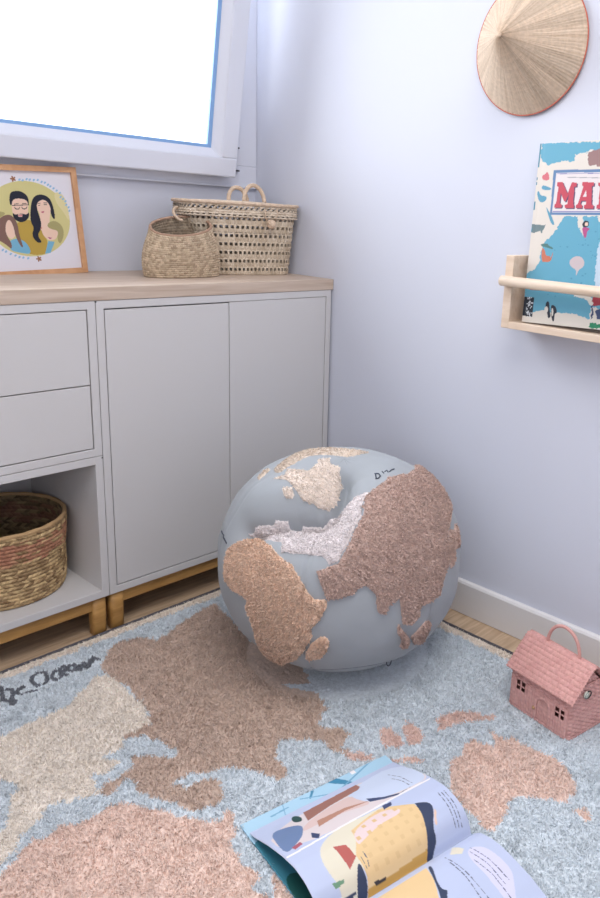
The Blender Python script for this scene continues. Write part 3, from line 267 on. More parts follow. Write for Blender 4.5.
me = bpy.data.meshes.new('glazing_bead'); bm.to_mesh(me); bm.free(); me.materials.append(M['pvc']); link('glazing_bead', me, W)
gb = (i_[0]+k_, i_[1]-k_, i_[2]+k_, i_[3]-k_); gi = (gb[0]+.012, gb[1]-.012, gb[2]+.008, gb[3]-.012)
ringobj('gasket', gb, gi, .024, .034, M['gasket'], 0)
boxes('glass', [(gb[0], gb[1], .028, .031, gb[2], gb[3])], M['glass'], W, bev=0, xf=SM)
for z in (1.174, 1.111): boxes('hinge', [(-.086, -.070, -.018, -.0075, z-.002, z+.0025)], M['metal'], W, bev=.0008)
# ------------------------------------------------ storage units
def legs(parent, x0, x1):
    lf = boxes('leg_frame', [(x0+.012, x1-.012, -.338, -.312, .066, .0995), (x0+.012, x1-.012, -.045, -.02, .066, .0995), (x0+.012, x0+.036, -.312, -.045, .066, .0994), (x1-.036, x1-.012, -.312, -.045, .066, .0994)], M['leg'], parent, bev=.002)
    for xx in (x0+.022, x1-.022):
        for yy in (-.328, -.03):
            zs = [0.0005, .003, .05, .0993]; rr = [.014, .0165, .0172, .0175]
            th = np.linspace(0, 2*pi, 28, endpoint=False); V = []
            for z, r in zip(zs, rr):
                for t in th:
                    c, s = cos(t), sin(t); q = (abs(c)**4+abs(s)**4)**(-.25); V.append((xx+r*c*q, yy+r*s*q*.95, z))
            F = grid_faces(4, 28, True).tolist()+[list(range(28))[::-1], [84+j for j in range(28)]]
            obj('leg', V, F, M['leg'], parent)
F0 = -.35
def carcass(parent, x0, x1, z0, z1, shelf=None):
    t = .018
    boxes('carcass', [(x0, x0+t, F0, -.001, z0, z1), (x1-t, x1, F0, -.001, z0, z1), (x0+t-.001, x1-t+.001, F0+.0002, -.001, z0+.0001, z0+t), (x0+t-.001, x1-t+.001, F0+.0002, -.001, z1-t, z1-.0001), (x0+t-.001, x1-t+.001, -.012, -.0015, z0+.01, z1-.01)], M['white'], parent, bev=.0012)
def front(name, parent, x0, x1, z0, z1, th=.018, lab=None):
    return boxes(name, [(x0, x1, F0+.001, F0+.001+th, z0, z1)], M['white'], parent, bev=.001, label=lab)
XR0, XR1 = -.707, -.007
A = thing('storage_cabinet', 'white two-door storage cabinet on oak legs in the corner behind the pouf', 'cabinet', (-.357, -.175, 0))
carcass(A, XR0, XR1, .1, .7995)
g_ = .0024
front('door', A, XR0+.018+g_, -.357-.0012, .118+g_, .782-g_-.001)
d2 = front('door', A, -.357+.0012, XR1-.018-g_, .118+g_, .782-g_+.001)
legs(A, XR0, XR1)
boxes('screw_cap', [(-.7085, -.7055, F0-.0008, F0+.001, .796, .7985)], M['dark'], A, bev=0, label='dark cover cap')
X0, X1 = -1.4085, -.7085
Bc = thing('drawer_cabinet', 'white two-drawer unit under the worktop, stacked on the open cubby', 'cabinet', (-1.058, -.175, .45))
carcass(Bc, X0, X1, .4505, .7995)
mid = .6155
for z0, z1 in ((.4685+g_, mid-.0012), (mid+.0012, .782-g_)):
    d = boxes('drawer', [(X0+.018+g_, X1-.018-g_, F0+.001, F0+.019, z0, z1), (X0+.03, X1-.03, F0+.019, -.03, z0+.012, z0+.02), (X0+.03, X0+.04, F0+.019, -.03, z0+.012, z1-.02), (X1-.04, X1-.03, F0+.019, -.03, z0+.012, z1-.02)], M['white'], Bc, bev=.001)
Cc = thing('open_cubby', 'white open storage cube on oak legs with a seagrass basket inside', 'cabinet', (-1.058, -.175, 0))
carcass(Cc, X0, X1, .1, .4495); legs(Cc, X0, X1)
boxes('screw_cap', [(-.7115, -.7085, F0-.0008, F0+.001, .444, .4465)], M['dark'], Cc, bev=0, label='dark cover cap')
wt = boxes('worktop', [(-2.0, -.001, -.3515, -.001, .80, .829)], M['worktop'], bev=.0012)
wt['label'] = 'long pale oak worktop lying across the white cabinets below the window'; wt['category'] = 'worktop'
# ------------------------------------------------ rug
CR = {'blue': (222, 230, 236), 'cream': (250, 240, 228), 'brown': (212, 188, 172), 'peach': (242, 215, 201), 'rose': (234, 204, 192)}
rx0, rx1, ry0, ry1 = -1.70, -.0935, -2.15, -.3530; sp = .0025
xs = np.arange(rx0, rx1, sp); ys = np.arange(ry0, ry1, sp); X, Y = np.meshgrid(xs, ys)
jx = X+(vnoise(X*90, Y*90, 1)-.5)*.010+(vnoise(X*300, Y*300, 5)-.5)*.005; jy = Y+(vnoise(X*90, Y*90, 2)-.5)*.010+(vnoise(X*300, Y*300, 6)-.5)*.005
Cc_ = np.empty(X.shape+(3,)); Cc_[:] = lin(CR['blue'])
for nm, poly in RUG: Cc_[inpoly(jx, jy, poly)] = lin(CR[nm])
for st in RUGTXT:
    Cc_[pdist(X, Y, st, False) < .0044] = lin((112, 116, 124))
ed = np.minimum(np.minimum(jx-rx0, rx1-jx), np.minimum(jy-ry0, ry1-jy)); Cc_[ed < .046] = lin((250, 238, 224))
D1, I1 = worley(X/.0065, Y/.0065); D2, I2 = worley(X/.016, Y/.016, 4)
n1 = vnoise(X*45, Y*45, 9); n2 = vnoise(X*11+3, Y*11, 11); n3 = vnoise(X*420, Y*420, 12)
Cc_ *= (1+(I1-.5)*.16+(I2-.5)*.06+(n2-.5)*.05)[..., None]
Z = .0125+.0055*(1-np.clip(D1, 0, 1))+.003*(1-D2)+.003*(n1-.5)+.0018*(n3-.5)
e2_ = np.minimum(np.minimum(X-rx0, rx1-sp-X), np.minimum(Y-ry0, ry1-sp-Y)); Z = np.where(e2_ < .03, .003+(Z-.003)*np.clip(e2_/.03, 0, 1)**.8, Z)
under = np.hypot(X+.3833, Y+.7974) < .215
bu = (X+.889)*.9833-(Y+1.0875)*.1820; bv = -(X+.889)*.1820-(Y+1.0875)*.9833; under |= (bu > -.002) & (bu < .302) & (bv > -.002) & (bv < .495)
hu = (X+.3017)*.16328+(Y+1.3709)*.98658; hv = (X+.3017)*.98658-(Y+1.3709)*.16328; under |= (hu > -.001) & (hu < .160) & (hv > -.001) & (hv < .113)
Z = np.where(under, np.minimum(Z, .0172), Z)
X2 = X+(hsh(X*999, Y*999)-.5)*.0012; Y2 = Y+(hsh(X*777, Y*555, 3)-.5)*.0012
RG = thing('world_map_rug', 'large blue tufted rug with cream and brown world map continents on the floor', 'rug', ((rx0+rx1)/2, (ry0+ry1)/2, 0))
obj('pile', np.stack([X2, Y2, Z], -1), grid_faces(*X.shape), M['pile'], RG, Cc_)
vis = (X > -1.42) & (X < -.095) & (Y > -1.75) & (Y < -.3645) & (X < rx1-.011) & ~under
g0 = np.random.RandomState(5); cand = np.flatnonzero(vis.ravel()); pk_ = g0.choice(cand, 230000); off = (g0.rand(230000, 2)-.5)*sp
PP = np.stack([X2.ravel()[pk_]+off[:, 0], Y2.ravel()[pk_]+off[:, 1], Z.ravel()[pk_]-.002], -1)
fl_ = np.stack([(vnoise(PP[:, 0]*38, PP[:, 1]*38, 21)-.5)*1.5, (vnoise(PP[:, 0]*38, PP[:, 1]*38, 22)-.5)*1.5, np.ones(len(PP))], -1); fl_ /= np.linalg.norm(fl_, axis=1)[:, None]
tx = np.full(len(PP), 9.)
for st in RUGTXT: tx = np.minimum(tx, pdist(PP[:, 0], PP[:, 1], st, False))
nt2 = (tx < .014)[:, None]; fl_ = np.where(nt2, np.array([0, 0, 1.]), fl_)
fibres('pile_fibres', PP, fl_, Cc_.reshape(-1, 3)[pk_], RG, np.where(tx < .014, .005, .0075), .0016, np.where(tx < .014, .35, 1.1), 8)
bx0, bx1, by0, by1 = rx0-.003, rx1+.0025, ry0-.003, ry1+.0035
boxes('backing', [(bx0+.003, bx1-.002, by0+.003, by1-.002, .0003, .0045)], mat('rug_backing', (205, 196, 184), .95), RG, bev=.0008)
ep = [(bx0, by0), (bx1, by0), (bx1, by1), (bx0, by1)]; pts = []
for k in range(4):
    a, b = ep[k], ep[(k+1) % 4]; n_ = 300
    for q in range(n_): f = q/n_; pts.append((a[0]+(b[0]-a[0])*f, a[1]+(b[1]-a[1])*f, .0062))
pts = np.array(pts); jit = (hsh(np.arange(len(pts))*1., 0)-.5)*.0012; pts[:, 0] += jit; pts[:, 1] += jit
tube('binding', pts, .0036, mat('dark_binding_yarn', (88, 86, 92), .95, bump=.7, bscale=300), RG, seg=8, closed=True, label='dark grey stitched edge')
# ------------------------------------------------ pouf
PC = (-.3833, -.7974, .2751, .4786-.0055, .0205)
PF = thing('globe_pouf', 'round grey bean bag pouf with tufted brown and cream continents on the rug', 'pouf', (PC[0], PC[1], .0205))
nt_, nf_ = 360, 200; th = np.linspace(0, 2*pi, nt_, endpoint=False); ph = np.linspace(0.0008, pi-.0008, nf_); T, Fh = np.meshgrid(th, ph)
def seamF(T): return 2.30+.17*np.exp(-(((np.mod(T, 2*pi)-3.25)/.45))**2)
def pf(T, Fh):
    P = pouf_pos(T, Fh, VALLEY)
    wr = .0016*np.sin(T*7+Fh*3)*np.sin(Fh*9+np.sin(T*3))*np.sin(Fh)+.0012*(vnoise(T*12/pi, Fh*9, 3)-.5)
    c = np.array([PC[0], PC[1], .22]); N_ = P-c; N_ /= np.linalg.norm(N_, axis=-1)[..., None]
    for k in range(6):   # panel seams
        dt = np.abs(((T-(.52+k*pi/3)+pi) % (2*pi))-pi)*np.sin(Fh); wr = wr-.0035*np.exp(-(dt/.018)**2)*np.clip((Fh-.5)*2, 0, 1)
    wr = wr-.004*np.exp(-((Fh-seamF(T))/.02)**2)
    return P+N_*wr[..., None]
P = pf(T, Fh); obj('cover', P, np.vstack([grid_faces(nf_, nt_, True), ]), M['cloth'], PF)
CP = {'tan': (234, 202, 178), 'brown': (206, 178, 166), 'white': (236, 228, 228), 'cream': (240, 226, 214), 'sand': (226, 210, 194)}
def az(U, V):
    r = np.hypot(U, V); return np.arctan2(V, U), r*pi
def land(poly, colr, lab):
    p = np.array(poly); s_ = .0032; us = np.arange(p[:, 0].min()-.01, p[:, 0].max()+.01, s_); vs_ = np.arange(p[:, 1].min()-.01, p[:, 1].max()+.01, s_)
    U, V = np.meshgrid(us, vs_); T_, F_ = az(U, V); F_ = np.clip(F_, .001, pi-.01)
    Ju = U+(vnoise(U*120, V*120, 2)-.5)*.006; Jv = V+(vnoise(U*120, V*120, 4)-.5)*.006
    ins = inpoly(Ju, Jv, poly); d = pdist(U, V, poly)
    P = pf(T_, F_); du = np.gradient(P, axis=1); dv_ = np.gradient(P, axis=0); Nn = np.cross(du, dv_); Nn /= np.linalg.norm(Nn, axis=-1)[..., None]
    cc = P-np.array([PC[0], PC[1], .22]); Nn *= np.sign((Nn*cc).sum(-1))[..., None]
    arc = T_*PC[2]*np.sin(F_); mer = F_*.19
    D, I = worley(arc/.0052, mer/.0052, 3)
    rows = np.abs(np.sin(arc/.010*pi))
    pat = .0022*(1-D)+.0016*rows+.0012*(hsh(U*3333, V*3333)-.5)+.0015*(vnoise(arc*60, mer*60, 8)-.5)
    low = {'tan': 1., 'brown': 1.}.get(colr, .55)
    h = -.001+(.0065*low+pat*(low*.6+.4))*np.sqrt(np.clip(d/.010, 0, 1)); h = np.where(ins, h, -.003)
    P = P+Nn*h[..., None]
    m = ins[:-1, :-1] | ins[1:, 1:] | ins[1:, :-1] | ins[:-1, 1:]
    c = lin(CP[colr])[None, None]*(1+(I-.5)*.22)[..., None]
    po = obj('continent_patch', P, grid_faces(U.shape[0], U.shape[1], mask=m), M['pile'], PF, c, label=lab)
    ii_ = np.flatnonzero(ins.ravel() & (d.ravel() > .002)); g1 = np.random.RandomState(len(poly)); kk = g1.choice(ii_, min(int(len(ii_)*2.6), 26000))
    jt = (g1.rand(len(kk), 3)-.5)*.003
    fibres('loop_pile', P.reshape(-1, 3)[kk]+jt-Nn.reshape(-1, 3)[kk]*.0012, Nn.reshape(-1, 3)[kk], c.reshape(-1, 3)[kk], po, .0042 if low == 1. else .003, .0021, .9, len(poly)+1)
LB = ['tan tufted patch shaped like Africa', 'tan tufted island patch', 'brown tufted patch shaped like Asia', 'small brown tufted island strip', 'small brown tufted island patch', 'narrow brown tufted strip', 'narrow brown tufted strip', 'off-white tufted patch on the dented middle', 'cream tufted patch near the top', 'small cream tufted island patch', 'sand coloured tufted patch along the top', 'small sand coloured tufted patch']
for (c_, p_), l_ in zip(POUF, LB): land(p_, c_, l_)
def on_pouf(pts, off, n_=6):
    pts = np.array(pts); q = []
    for a, b in zip(pts[:-1], pts[1:]):
        for k in range(n_): q.append(a+(b-a)*k/n_)
    q.append(pts[-1]); q = np.array(q); T_, F_ = az(q[:, 0], q[:, 1]); P = pf(T_, F_); c = np.array([PC[0], PC[1], .22]); N_ = P-c; N_ /= np.linalg.norm(N_, axis=1)[:, None]; return P+N_*off
for st in POUFTXT: tube('stitched_lettering', on_pouf(st, .0012), .0013, M['thread'], PF, seg=6)
# ring tag on the lower side facing the room
a0 = 4.451
q0 = pf(np.array([[a0]]), np.array([[2.29]]))[0, 0]; q0 = q0+np.array([cos(a0), sin(a0), 0])*.002
tt = np.linspace(0, 2*pi, 24, endpoint=False); tube('zip_pull', [q0+np.array([-sin(a0)*.006*cos(t), cos(a0)*.006*cos(t), .010*sin(t)])+np.array([cos(a0), sin(a0), 0])*.002 for t in tt], .0012, M['thread'], PF, seg=6, closed=True)
th2 = np.linspace(0, 2*pi, 240, endpoint=False); sm = pf(th2[None], seamF(th2)[None])[0]; cz = np.array([PC[0], PC[1], .22]); nn_ = sm-cz; nn_ /= np.linalg.norm(nn_, axis=1)[:, None]
tube('base_seam', sm+nn_*.001, .0016, mat('seam_cord', (110, 117, 127), .9), PF, seg=6, closed=True)
# ------------------------------------------------ baskets
def sel(t, n=2.):   # superellipse unit radius at angle t
    return (np.abs(np.cos(t))**n+np.abs(np.sin(t))**n)**(-1/n)
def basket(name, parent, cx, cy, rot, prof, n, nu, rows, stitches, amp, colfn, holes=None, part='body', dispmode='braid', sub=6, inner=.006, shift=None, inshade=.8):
    """prof: function z-fraction -> (ax, ay, z); outer wall, rim, inner wall, inner floor."""
    nv = rows*sub; f = np.linspace(0, 1, nv+1); t = np.linspace(0, 2*pi, nu, endpoint=False)
    T, Fv = np.meshgrid(t, f); ax, ay, z = prof(Fv, T); s = sel(T, n)
    arcu = T/(2*pi)*stitches
    row = Fv*rows; ri = np.floor(np.clip(row, 0, rows-1e-6)); fr_ = row-ri
    if dispmode == 'braid':
        sl = arcu+(np.where(ri % 2 == 0, 1, -1)*fr_*.9); st = sl-np.floor(sl)
        d = amp*(np.sqrt(np.abs(np.sin(pi*fr_)))*(.45+.55*np.abs(np.sin(pi*st)))); idu = np.floor(sl)
    else:
        uu = arcu+.5*(ri % 2); st = uu-np.floor(uu); d = amp*(.35*np.abs(np.sin(pi*fr_))+.65*np.abs(np.sin(pi*st))*np.sqrt(np.abs(np.sin(pi*fr_)))); idu = np.floor(uu)
    c = colfn(Fv, T, ri, np.mod(idu, stitches), fr_, st)
    def place(ax, ay, z, off):
        x = (ax+off)*np.cos(T[:ax.shape[0]])*s[:ax.shape[0]]; y = (ay+off)*np.sin(T[:ax.shape[0]])*s[:ax.shape[0]]
        if shift: sx, sy = shift(z); x = x+sx; y = y+sy
        return np.stack([cx+x*cos(rot)-y*sin(rot), cy+x*sin(rot)+y*cos(rot), z], -1)
    Pout = place(ax, ay, z, d-amp*.5)
    Pin = place(ax, ay, z, -inner-d*.5)[::-1]; Pin[..., 2] = np.maximum(Pin[..., 2], z.min()+.006)
    hm = None
    if holes is not None:
        cen = lambda a: (a[:-1]+a[1:])/2
        hm = ~holes(cen(Fv), cen(ri), cen(fr_), st[:-1], T[:-1])
    Fo = grid_faces(nv+1, nu, True, hm)
    V = np.concatenate([Pout.reshape(-1, 3), Pin.reshape(-1, 3)]); C_ = np.concatenate([c.reshape(-1, 3), (c[::-1]*inshade).reshape(-1, 3)])  # inner wall colour darkened, partly to paint in the shade inside
    Fi = grid_faces(nv+1, nu, True, None if hm is None else hm[::-1])+len(Pout.reshape(-1, 3))
    j = np.arange(nu); a = nv*nu+j; b = nv*nu+(j+1) % nu; c0 = (nv+1)*nu
    rim = np.stack([a, b, c0+(j+1) % nu, c0+j], -1)
    k = len(V); zc = z.min(); sx, sy = shift(np.array(zc)) if shift else (0, 0)
    ctr = np.array([[cx+sx*cos(rot)-sy*sin(rot), cy+sx*sin(rot)+sy*cos(rot), zc], [cx+sx*cos(rot)-sy*sin(rot), cy+sx*sin(rot)+sy*cos(rot), zc+.006]])
    V = np.concatenate([V, ctr]); C_ = np.concatenate([C_, c.reshape(-1, 3)[:2]])
    bot = np.stack([j, np.full(nu, k), np.full(nu, k), (j+1) % nu], -1)
    i0 = c0+nv*nu; bin_ = np.stack([i0+j, i0+(j+1) % nu, np.full(nu, k+1), np.full(nu, k+1)], -1)
    F = np.vstack([Fo, Fi, rim]).tolist()+[[int(q[0]), k, int(q[3])] for q in bot]+[[int(q[0]), int(q[1]), k+1] for q in bin_]
    return obj(part, V, F, M['fibre'], parent, C_)
def mixc(a, b, t): return lin(a)*(1-t[..., None])+lin(b)*t[..., None]
# seagrass basket in the cubby
BK = thing('seagrass_basket', 'round braided seagrass basket with a pink band inside the open cube', 'basket', (-.8805, -.166, .1185))
def c1(Fv, T, ri, iu, fr_, st):
    r = hsh(ri, iu, 2); c = mixc((126, 98, 66), (214, 184, 136), r)
    pk = np.clip(1-np.abs(Fv-.75)/.24, 0, 1)*(.15+.85*hsh(ri, np.floor(iu/2), 5)); pk = np.where(pk > .28, .62, 0)
    return c*(1-pk[..., None])+lin((176, 112, 92))*pk[..., None]
def p1(F, T): r = .138+.012*np.sqrt(F)+.0015*np.sin(F*9); return r, r*.98, .1187+.174*F
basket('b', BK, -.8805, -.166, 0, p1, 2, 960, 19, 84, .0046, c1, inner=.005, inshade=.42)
def rimring(cx, cy, rx, ry, z, n, rot, r, m, parent, name='rim', zf=None, twist=60, sh=(0, 0)):
    t = np.linspace(0, 2*pi, 220, endpoint=False); s = sel(t, n); x = rx*np.cos(t)*s+sh[0]; y = ry*np.sin(t)*s+sh[1]
    zz = np.full(t.shape, z) if zf is None else zf(t)
    P = np.stack([cx+x*cos(rot)-y*sin(rot), cy+x*sin(rot)+y*cos(rot), zz], -1)
    return tube(name, P, r, m, parent, seg=14, closed=True, twist=twist, strands=2)
rimring(-.8805, -.166, .1485, .1455, .2935, 2, 0, .0045, mat('braided_rim_straw', (186, 152, 110), .8, bump=.6, bscale=240, bdist=.001), BK)
for dx in (-.008, .010):
    tube('tie_cord', [(-.895+dx, -.036, .286), (-.895+dx, -.038, .26), (-.893+dx, -.040, .22), (-.893+dx, -.046, .19)], .0022, mat('red_cord', (170, 80, 90), .8), BK, seg=8, label='red cord hanging inside')
# small leaning basket on the worktop
SB = thing('small_woven_basket', 'small pot-shaped woven basket with a slanted open mouth on the worktop', 'basket', (-.378, -.180, .8295))
def c2(Fv, T, ri, iu, fr_, st):
    return mixc((158, 136, 112), (214, 194, 166), hsh(ri, iu, 3)*.8+.2*hsh(iu, 1., 3))
SBX, SBY = -.378, -.180
def p2(F, T):
    k = np.clip(F, 0, 1)
    ax = .104+.008*np.sin(np.clip(k*3.6, 0, pi))-.018*k**1.5
    ay = .047+.005*np.sin(np.clip(k*3.2, 0, pi))-.003*k**1.5
    zt = .124+.020*np.sin(T)+.011*np.cos(T)
    return ax, ay, .8297+zt*F
sh2 = lambda z: ((z-.8297)*.04, (z-.8297)*.06)
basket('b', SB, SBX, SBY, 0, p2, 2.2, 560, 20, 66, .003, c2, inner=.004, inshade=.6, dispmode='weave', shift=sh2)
def zf2(t): return .8297+.124+.020*np.sin(t)+.011*np.cos(t)+.001
rimring(SBX, SBY, .0835, .0415, 0, 2.2, 0, .0034, mat('brown_wrapped_rim', (170, 138, 116), .8, bump=.6, bscale=240, bdist=.001), SB, zf=zf2, sh=(.0052, .0077))
# lidded picnic basket
PB = thing('lidded_basket', 'straw basket with open weave, flat lid and rope handles in the worktop corner', 'basket', (-.175, -.14, .8295))
BR = -.25
def c3(Fv, T, ri, iu, fr_, st):
    return mixc((184, 166, 142), (220, 204, 182), hsh(ri, iu, 4)*.7+.3*hsh(iu, 2., 4))
def p3(F, T): return .118+.046*F, .048+.012*F, .8297+.158*F
def h3(Fv, ri, fr_, st, T): return (fr_ > .50) & (fr_ < .88) & (st > .02+.3*fr_) & (st < .60+.3*fr_) & (Fv < .97) & (Fv > .03)
sh3 = lambda z: (-(z-.8297)*.19, 0*z)
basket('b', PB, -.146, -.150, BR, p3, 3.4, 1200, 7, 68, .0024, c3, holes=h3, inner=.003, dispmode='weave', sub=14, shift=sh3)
def c4(Fv, T, ri, iu, fr_, st):
    return mixc((192, 174, 152), (226, 210, 190), hsh(ri, iu, 6))
def p4(F, T):
    e = np.clip((F-.42)/.58, 0, 1); k = 1-e**1.7*.97
    return .171*k, .066*k, .9830+.036*np.clip(F/.42, 0, 1)+.008*np.sin(e*pi/2)
def h4(Fv, ri, fr_, st, T): return ((Fv > .245) & (Fv < .335) & (np.mod(T/(2*pi)*70-(Fv-.245)*6, 1) < .48)) | ((Fv > .05) & (Fv < .09) & (np.mod(T/(2*pi)*70, 1) < .5))
lidc = (-.146-.0300*cos(BR), -.150-.0300*sin(BR))
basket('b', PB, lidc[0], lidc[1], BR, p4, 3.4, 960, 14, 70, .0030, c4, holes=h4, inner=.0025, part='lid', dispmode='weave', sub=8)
rimring(lidc[0], lidc[1], .172, .067, 1.0200, 3.4, BR, .0040, M['rope'], PB, name='lid_edge', twist=120)
def loc(px, py, z): return np.array([lidc[0]+px*cos(BR)-py*sin(BR), lidc[1]+px*sin(BR)+py*cos(BR), z])
for cx_, cy_, w_, hh in ((.046, -.012, .030, .044), (.008, .012, .027, .036)):
    a_ = np.linspace(0, pi, 40); tube('handle', [loc(cx_-w_*cos(a), cy_+.008*sin(a), 1.026+hh*sin(a)) for a in a_], .0052, M['rope'], PB, seg=14, twist=30, strands=3)
for q_ in (.050, .086):
    tube('closure_cord', [loc(q_, -.071, 1.010), loc(q_, -.075, .995), loc(q_*.7+.021, -.072, .978)], .0015, M['rope'], PB, seg=8)
bm = bmesh.new(); bmesh.ops.create_uvsphere(bm, u_segments=20, v_segments=14, radius=.0125)
for v in bm.verts: v.co *= 1+.09*sin(v.co.x*900)*sin(v.co.z*800)
p_ = loc(.068, -.076, .970); bmesh.ops.translate(bm, vec=Vector(p_)-Vector(base_of(PB)), verts=bm.verts); me = bpy.data.meshes.new('closure_knot'); bm.to_mesh(me); bm.free(); me.materials.append(M['rope']); link('closure_knot', me, PB)
a_ = np.linspace(0, pi, 24); tube('side_loop', [loc(-.172-.016*sin(a), -.035+.03*cos(a)*.6, .985+.016*cos(a)) for a in a_], .0034, M['rope'], PB, seg=12, twist=20, strands=3)
# ------------------------------------------------ framed family picture
PAL = {'olive': (206, 198, 140), 'olive2': (168, 160, 112), 'lleaf': (218, 208, 160), 'mustard': (184, 156, 76), 'skin': (232, 200, 180), 'hair': (44, 46, 58), 'brhair': (128, 100, 92), 'redo': (190, 90, 80), 'cyan': (120, 176, 204), 'mag': (176, 80, 130), 'mag2': (196, 110, 130), 'leaf': (140, 184, 216), 'star': (150, 104, 76),
       'sea': (100, 164, 188), 'sea2': (92, 152, 178), 'land': (218, 210, 200), 'mush': (150, 118, 116), 'bglass': (190, 206, 220), 'red2': (156, 60, 70), 'ice': (214, 208, 198), 'navy2': (62, 74, 110), 'grn': (52, 130, 96), 'black': (36, 42, 52), 'elep': (110, 128, 132), 'org': (196, 116, 92), 'grn2': (80, 120, 116), 'sand': (198, 184, 186), 'peng': (46, 50, 62), 'pnk': (206, 110, 120), 'frame': (96, 128, 168), 'plate': (220, 212, 212), 'framel': (120, 120, 170), 'greyt': (160, 160, 165), 'shadow': (84, 70, 100), 'title': (192, 74, 90),
       'up': (224, 212, 212), 'blue1': (206, 216, 236), 'brown1': (160, 112, 100), 'pinkb': (222, 196, 190), 'brown2': (186, 138, 118), 'steel': (112, 134, 172), 'pinkd': (176, 96, 110), 'green': (48, 80, 78), 'cream1': (226, 218, 196), 'yellow': (230, 198, 148), 'pinky': (230, 208, 206), 'gold': (206, 160, 84), 'red': (184, 96, 88), 'navy': (56, 66, 92), 'dark': (60, 54, 56), 'green2': (110, 150, 120), 'white': (240, 236, 236), 'pale': (214, 212, 236), 'teal': (64, 132, 150), 'shaded_lining': (26, 84, 80), 'teal2': (70, 136, 168), 'tline': (120, 168, 198)}
SHARP = {'frame', 'plate', 'framel', 'greyt', 'shadow', 'title', 'white', 'tline', 'black', 'red', 'dark', 'yellow', 'gold', 'brown1', 'brown2', 'navy2', 'olive', 'sea', 'land', 'elep', 'sand0'}
def chaikin(p, n=2):
    p = np.array(p, float)
    for _ in range(n): q = np.roll(p, -1, 0); p = np.stack([p*.75+q*.25, p*.25+q*.75], 1).reshape(-1, 2)
    return p.tolist()
def paint(U, V, base, layers):
    c = np.empty(U.shape+(3,)); c[:] = lin(base)
    for nm, poly in layers: c[inpoly(U, V, poly if nm in SHARP or len(poly) < 5 else chaikin(poly))] = lin(PAL[nm])
    return c
fb, f1, f2, FH = np.array(PICF[0]), np.array(PICF[1]), np.array(PICF[2]), PICF[3]; fn = np.cross(f2, f1); fn /= np.linalg.norm(fn)
if fn[1] > 0: fn = -fn
fb = fb+np.array([0, 0, .0012]); FW = .256
PT = thing('framed_picture', 'wood-framed illustration of a family of four leaning on the wall', 'picture', tuple(fb+f1*FW/2))
def fpt(u, v, d): return fb+f1*u+f2*v+fn*d
def slab(name, quads, m, parent, d0, d1):
    V = []; F = []
    for (u0, u1, v0, v1) in quads:
        k = len(V)
        for d in (d0, d1):
            for u, v in ((u0, v0), (u1, v0), (u1, v1), (u0, v1)): V.append(fpt(u, v, d))
        F += [[k, k+1, k+2, k+3], [k+7, k+6, k+5, k+4], [k, k+4, k+5, k+1], [k+1, k+5, k+6, k+2], [k+2, k+6, k+7, k+3], [k+3, k+7, k+4, k]]
    return obj(name, V, F, m, parent, smooth=False)
tw = .0125
slab('frame', [(0, FW, 0, tw), (0, FW, FH-tw, FH), (0, tw, tw, FH-tw), (FW-tw, FW, tw, FH-tw)], M['picwood'], PT, -.006, .008)
slab('backing', [(tw*.5, FW-tw*.5, tw*.5, FH-tw*.5)], M['paper'], PT, -.0055, -.001)
us = np.arange(tw-.002, FW-tw+.002, .0008); vs_ = np.arange(tw-.002, FH-tw+.002, .0008); U, V = np.meshgrid(us, vs_)
c = paint(U, V, (222, 220, 228), PIC)
for u, v in PICLEAF:
    for k in range(2): c[np.hypot((U-u-.0018*k), (V-v+.0015*k)) < .0021] = lin(PAL['leaf'])
for u, v in PICSTAR:
    a = np.arctan2(V-v, U-u); c[np.hypot(U-u, V-v) < .0025+.0045*np.abs(np.cos(2.5*a))] = lin(PAL['star'])
obj('illustration', fb+f1*U[..., None]+f2*V[..., None]+fn*.0005, grid_faces(*U.shape), M['matt_print'], PT, c)
# ------------------------------------------------ hat on the wall
HC = np.array([-.006, -.944, 1.3845]); HR, HH = .1405, .118
HT = thing('conical_hat', 'woven conical straw hat with a red rim hanging on the wall', 'hat', (0, -.944, 1.3845))
nu = 720; nv = 70; t = np.linspace(0, 2*pi, nu, endpoint=False); f = np.linspace(0.0, 1, nv); T, Fv = np.meshgrid(t, f)
rad = .0015+(HR-.0015)*Fv; ridge = .0008*np.abs(np.sin(T*60+np.sin(Fv*9)*.6))+.0005*(vnoise(T*60, Fv*6, 3)-.5)+.0007*np.exp(-((Fv*11) % 1-.5)**2/.01)
def hatp(off): return np.stack([HC[0]-(HH*(1-Fv)**1.03)-off, HC[1]+rad*np.cos(T), HC[2]+rad*np.sin(T)], -1)
c = mixc((192, 168, 144), (220, 200, 178), hsh(np.floor(T*57/ (2*pi)*4), 1.)*.5+.5*vnoise(T*40, Fv*4, 5))
c *= (1-.16*(hsh(np.floor(T/(2*pi)*26), 4.) > .72))[..., None]
kn = np.exp(-((Fv*11) % 1-.5)**2/.006)*.06; c *= (1+kn)[..., None]
Vv = np.concatenate([hatp(ridge).reshape(-1, 3), hatp(-.0025).reshape(-1, 3)]); n0 = nu*nv; j = np.arange(nu)
rimf = np.stack([(nv-1)*nu+j, (nv-1)*nu+(j+1) % nu, n0+(nv-1)*nu+(j+1) % nu, n0+(nv-1)*nu+j], -1); capf = np.stack([j, (j+1) % nu, n0+(j+1) % nu, n0+j], -1)
obj('crown', Vv, np.vstack([grid_faces(nv, nu, True), grid_faces(nv, nu, True)+n0, rimf, capf]), M['fibre'], HT, np.concatenate([c.reshape(-1, 3)]*2))
tube('rim', [(HC[0], HC[1]+HR*cos(a), HC[2]+HR*sin(a)) for a in np.linspace(0, 2*pi, 160, endpoint=False)], .0016, M['rim'], HT, seg=8, closed=True, label='red bound rim')
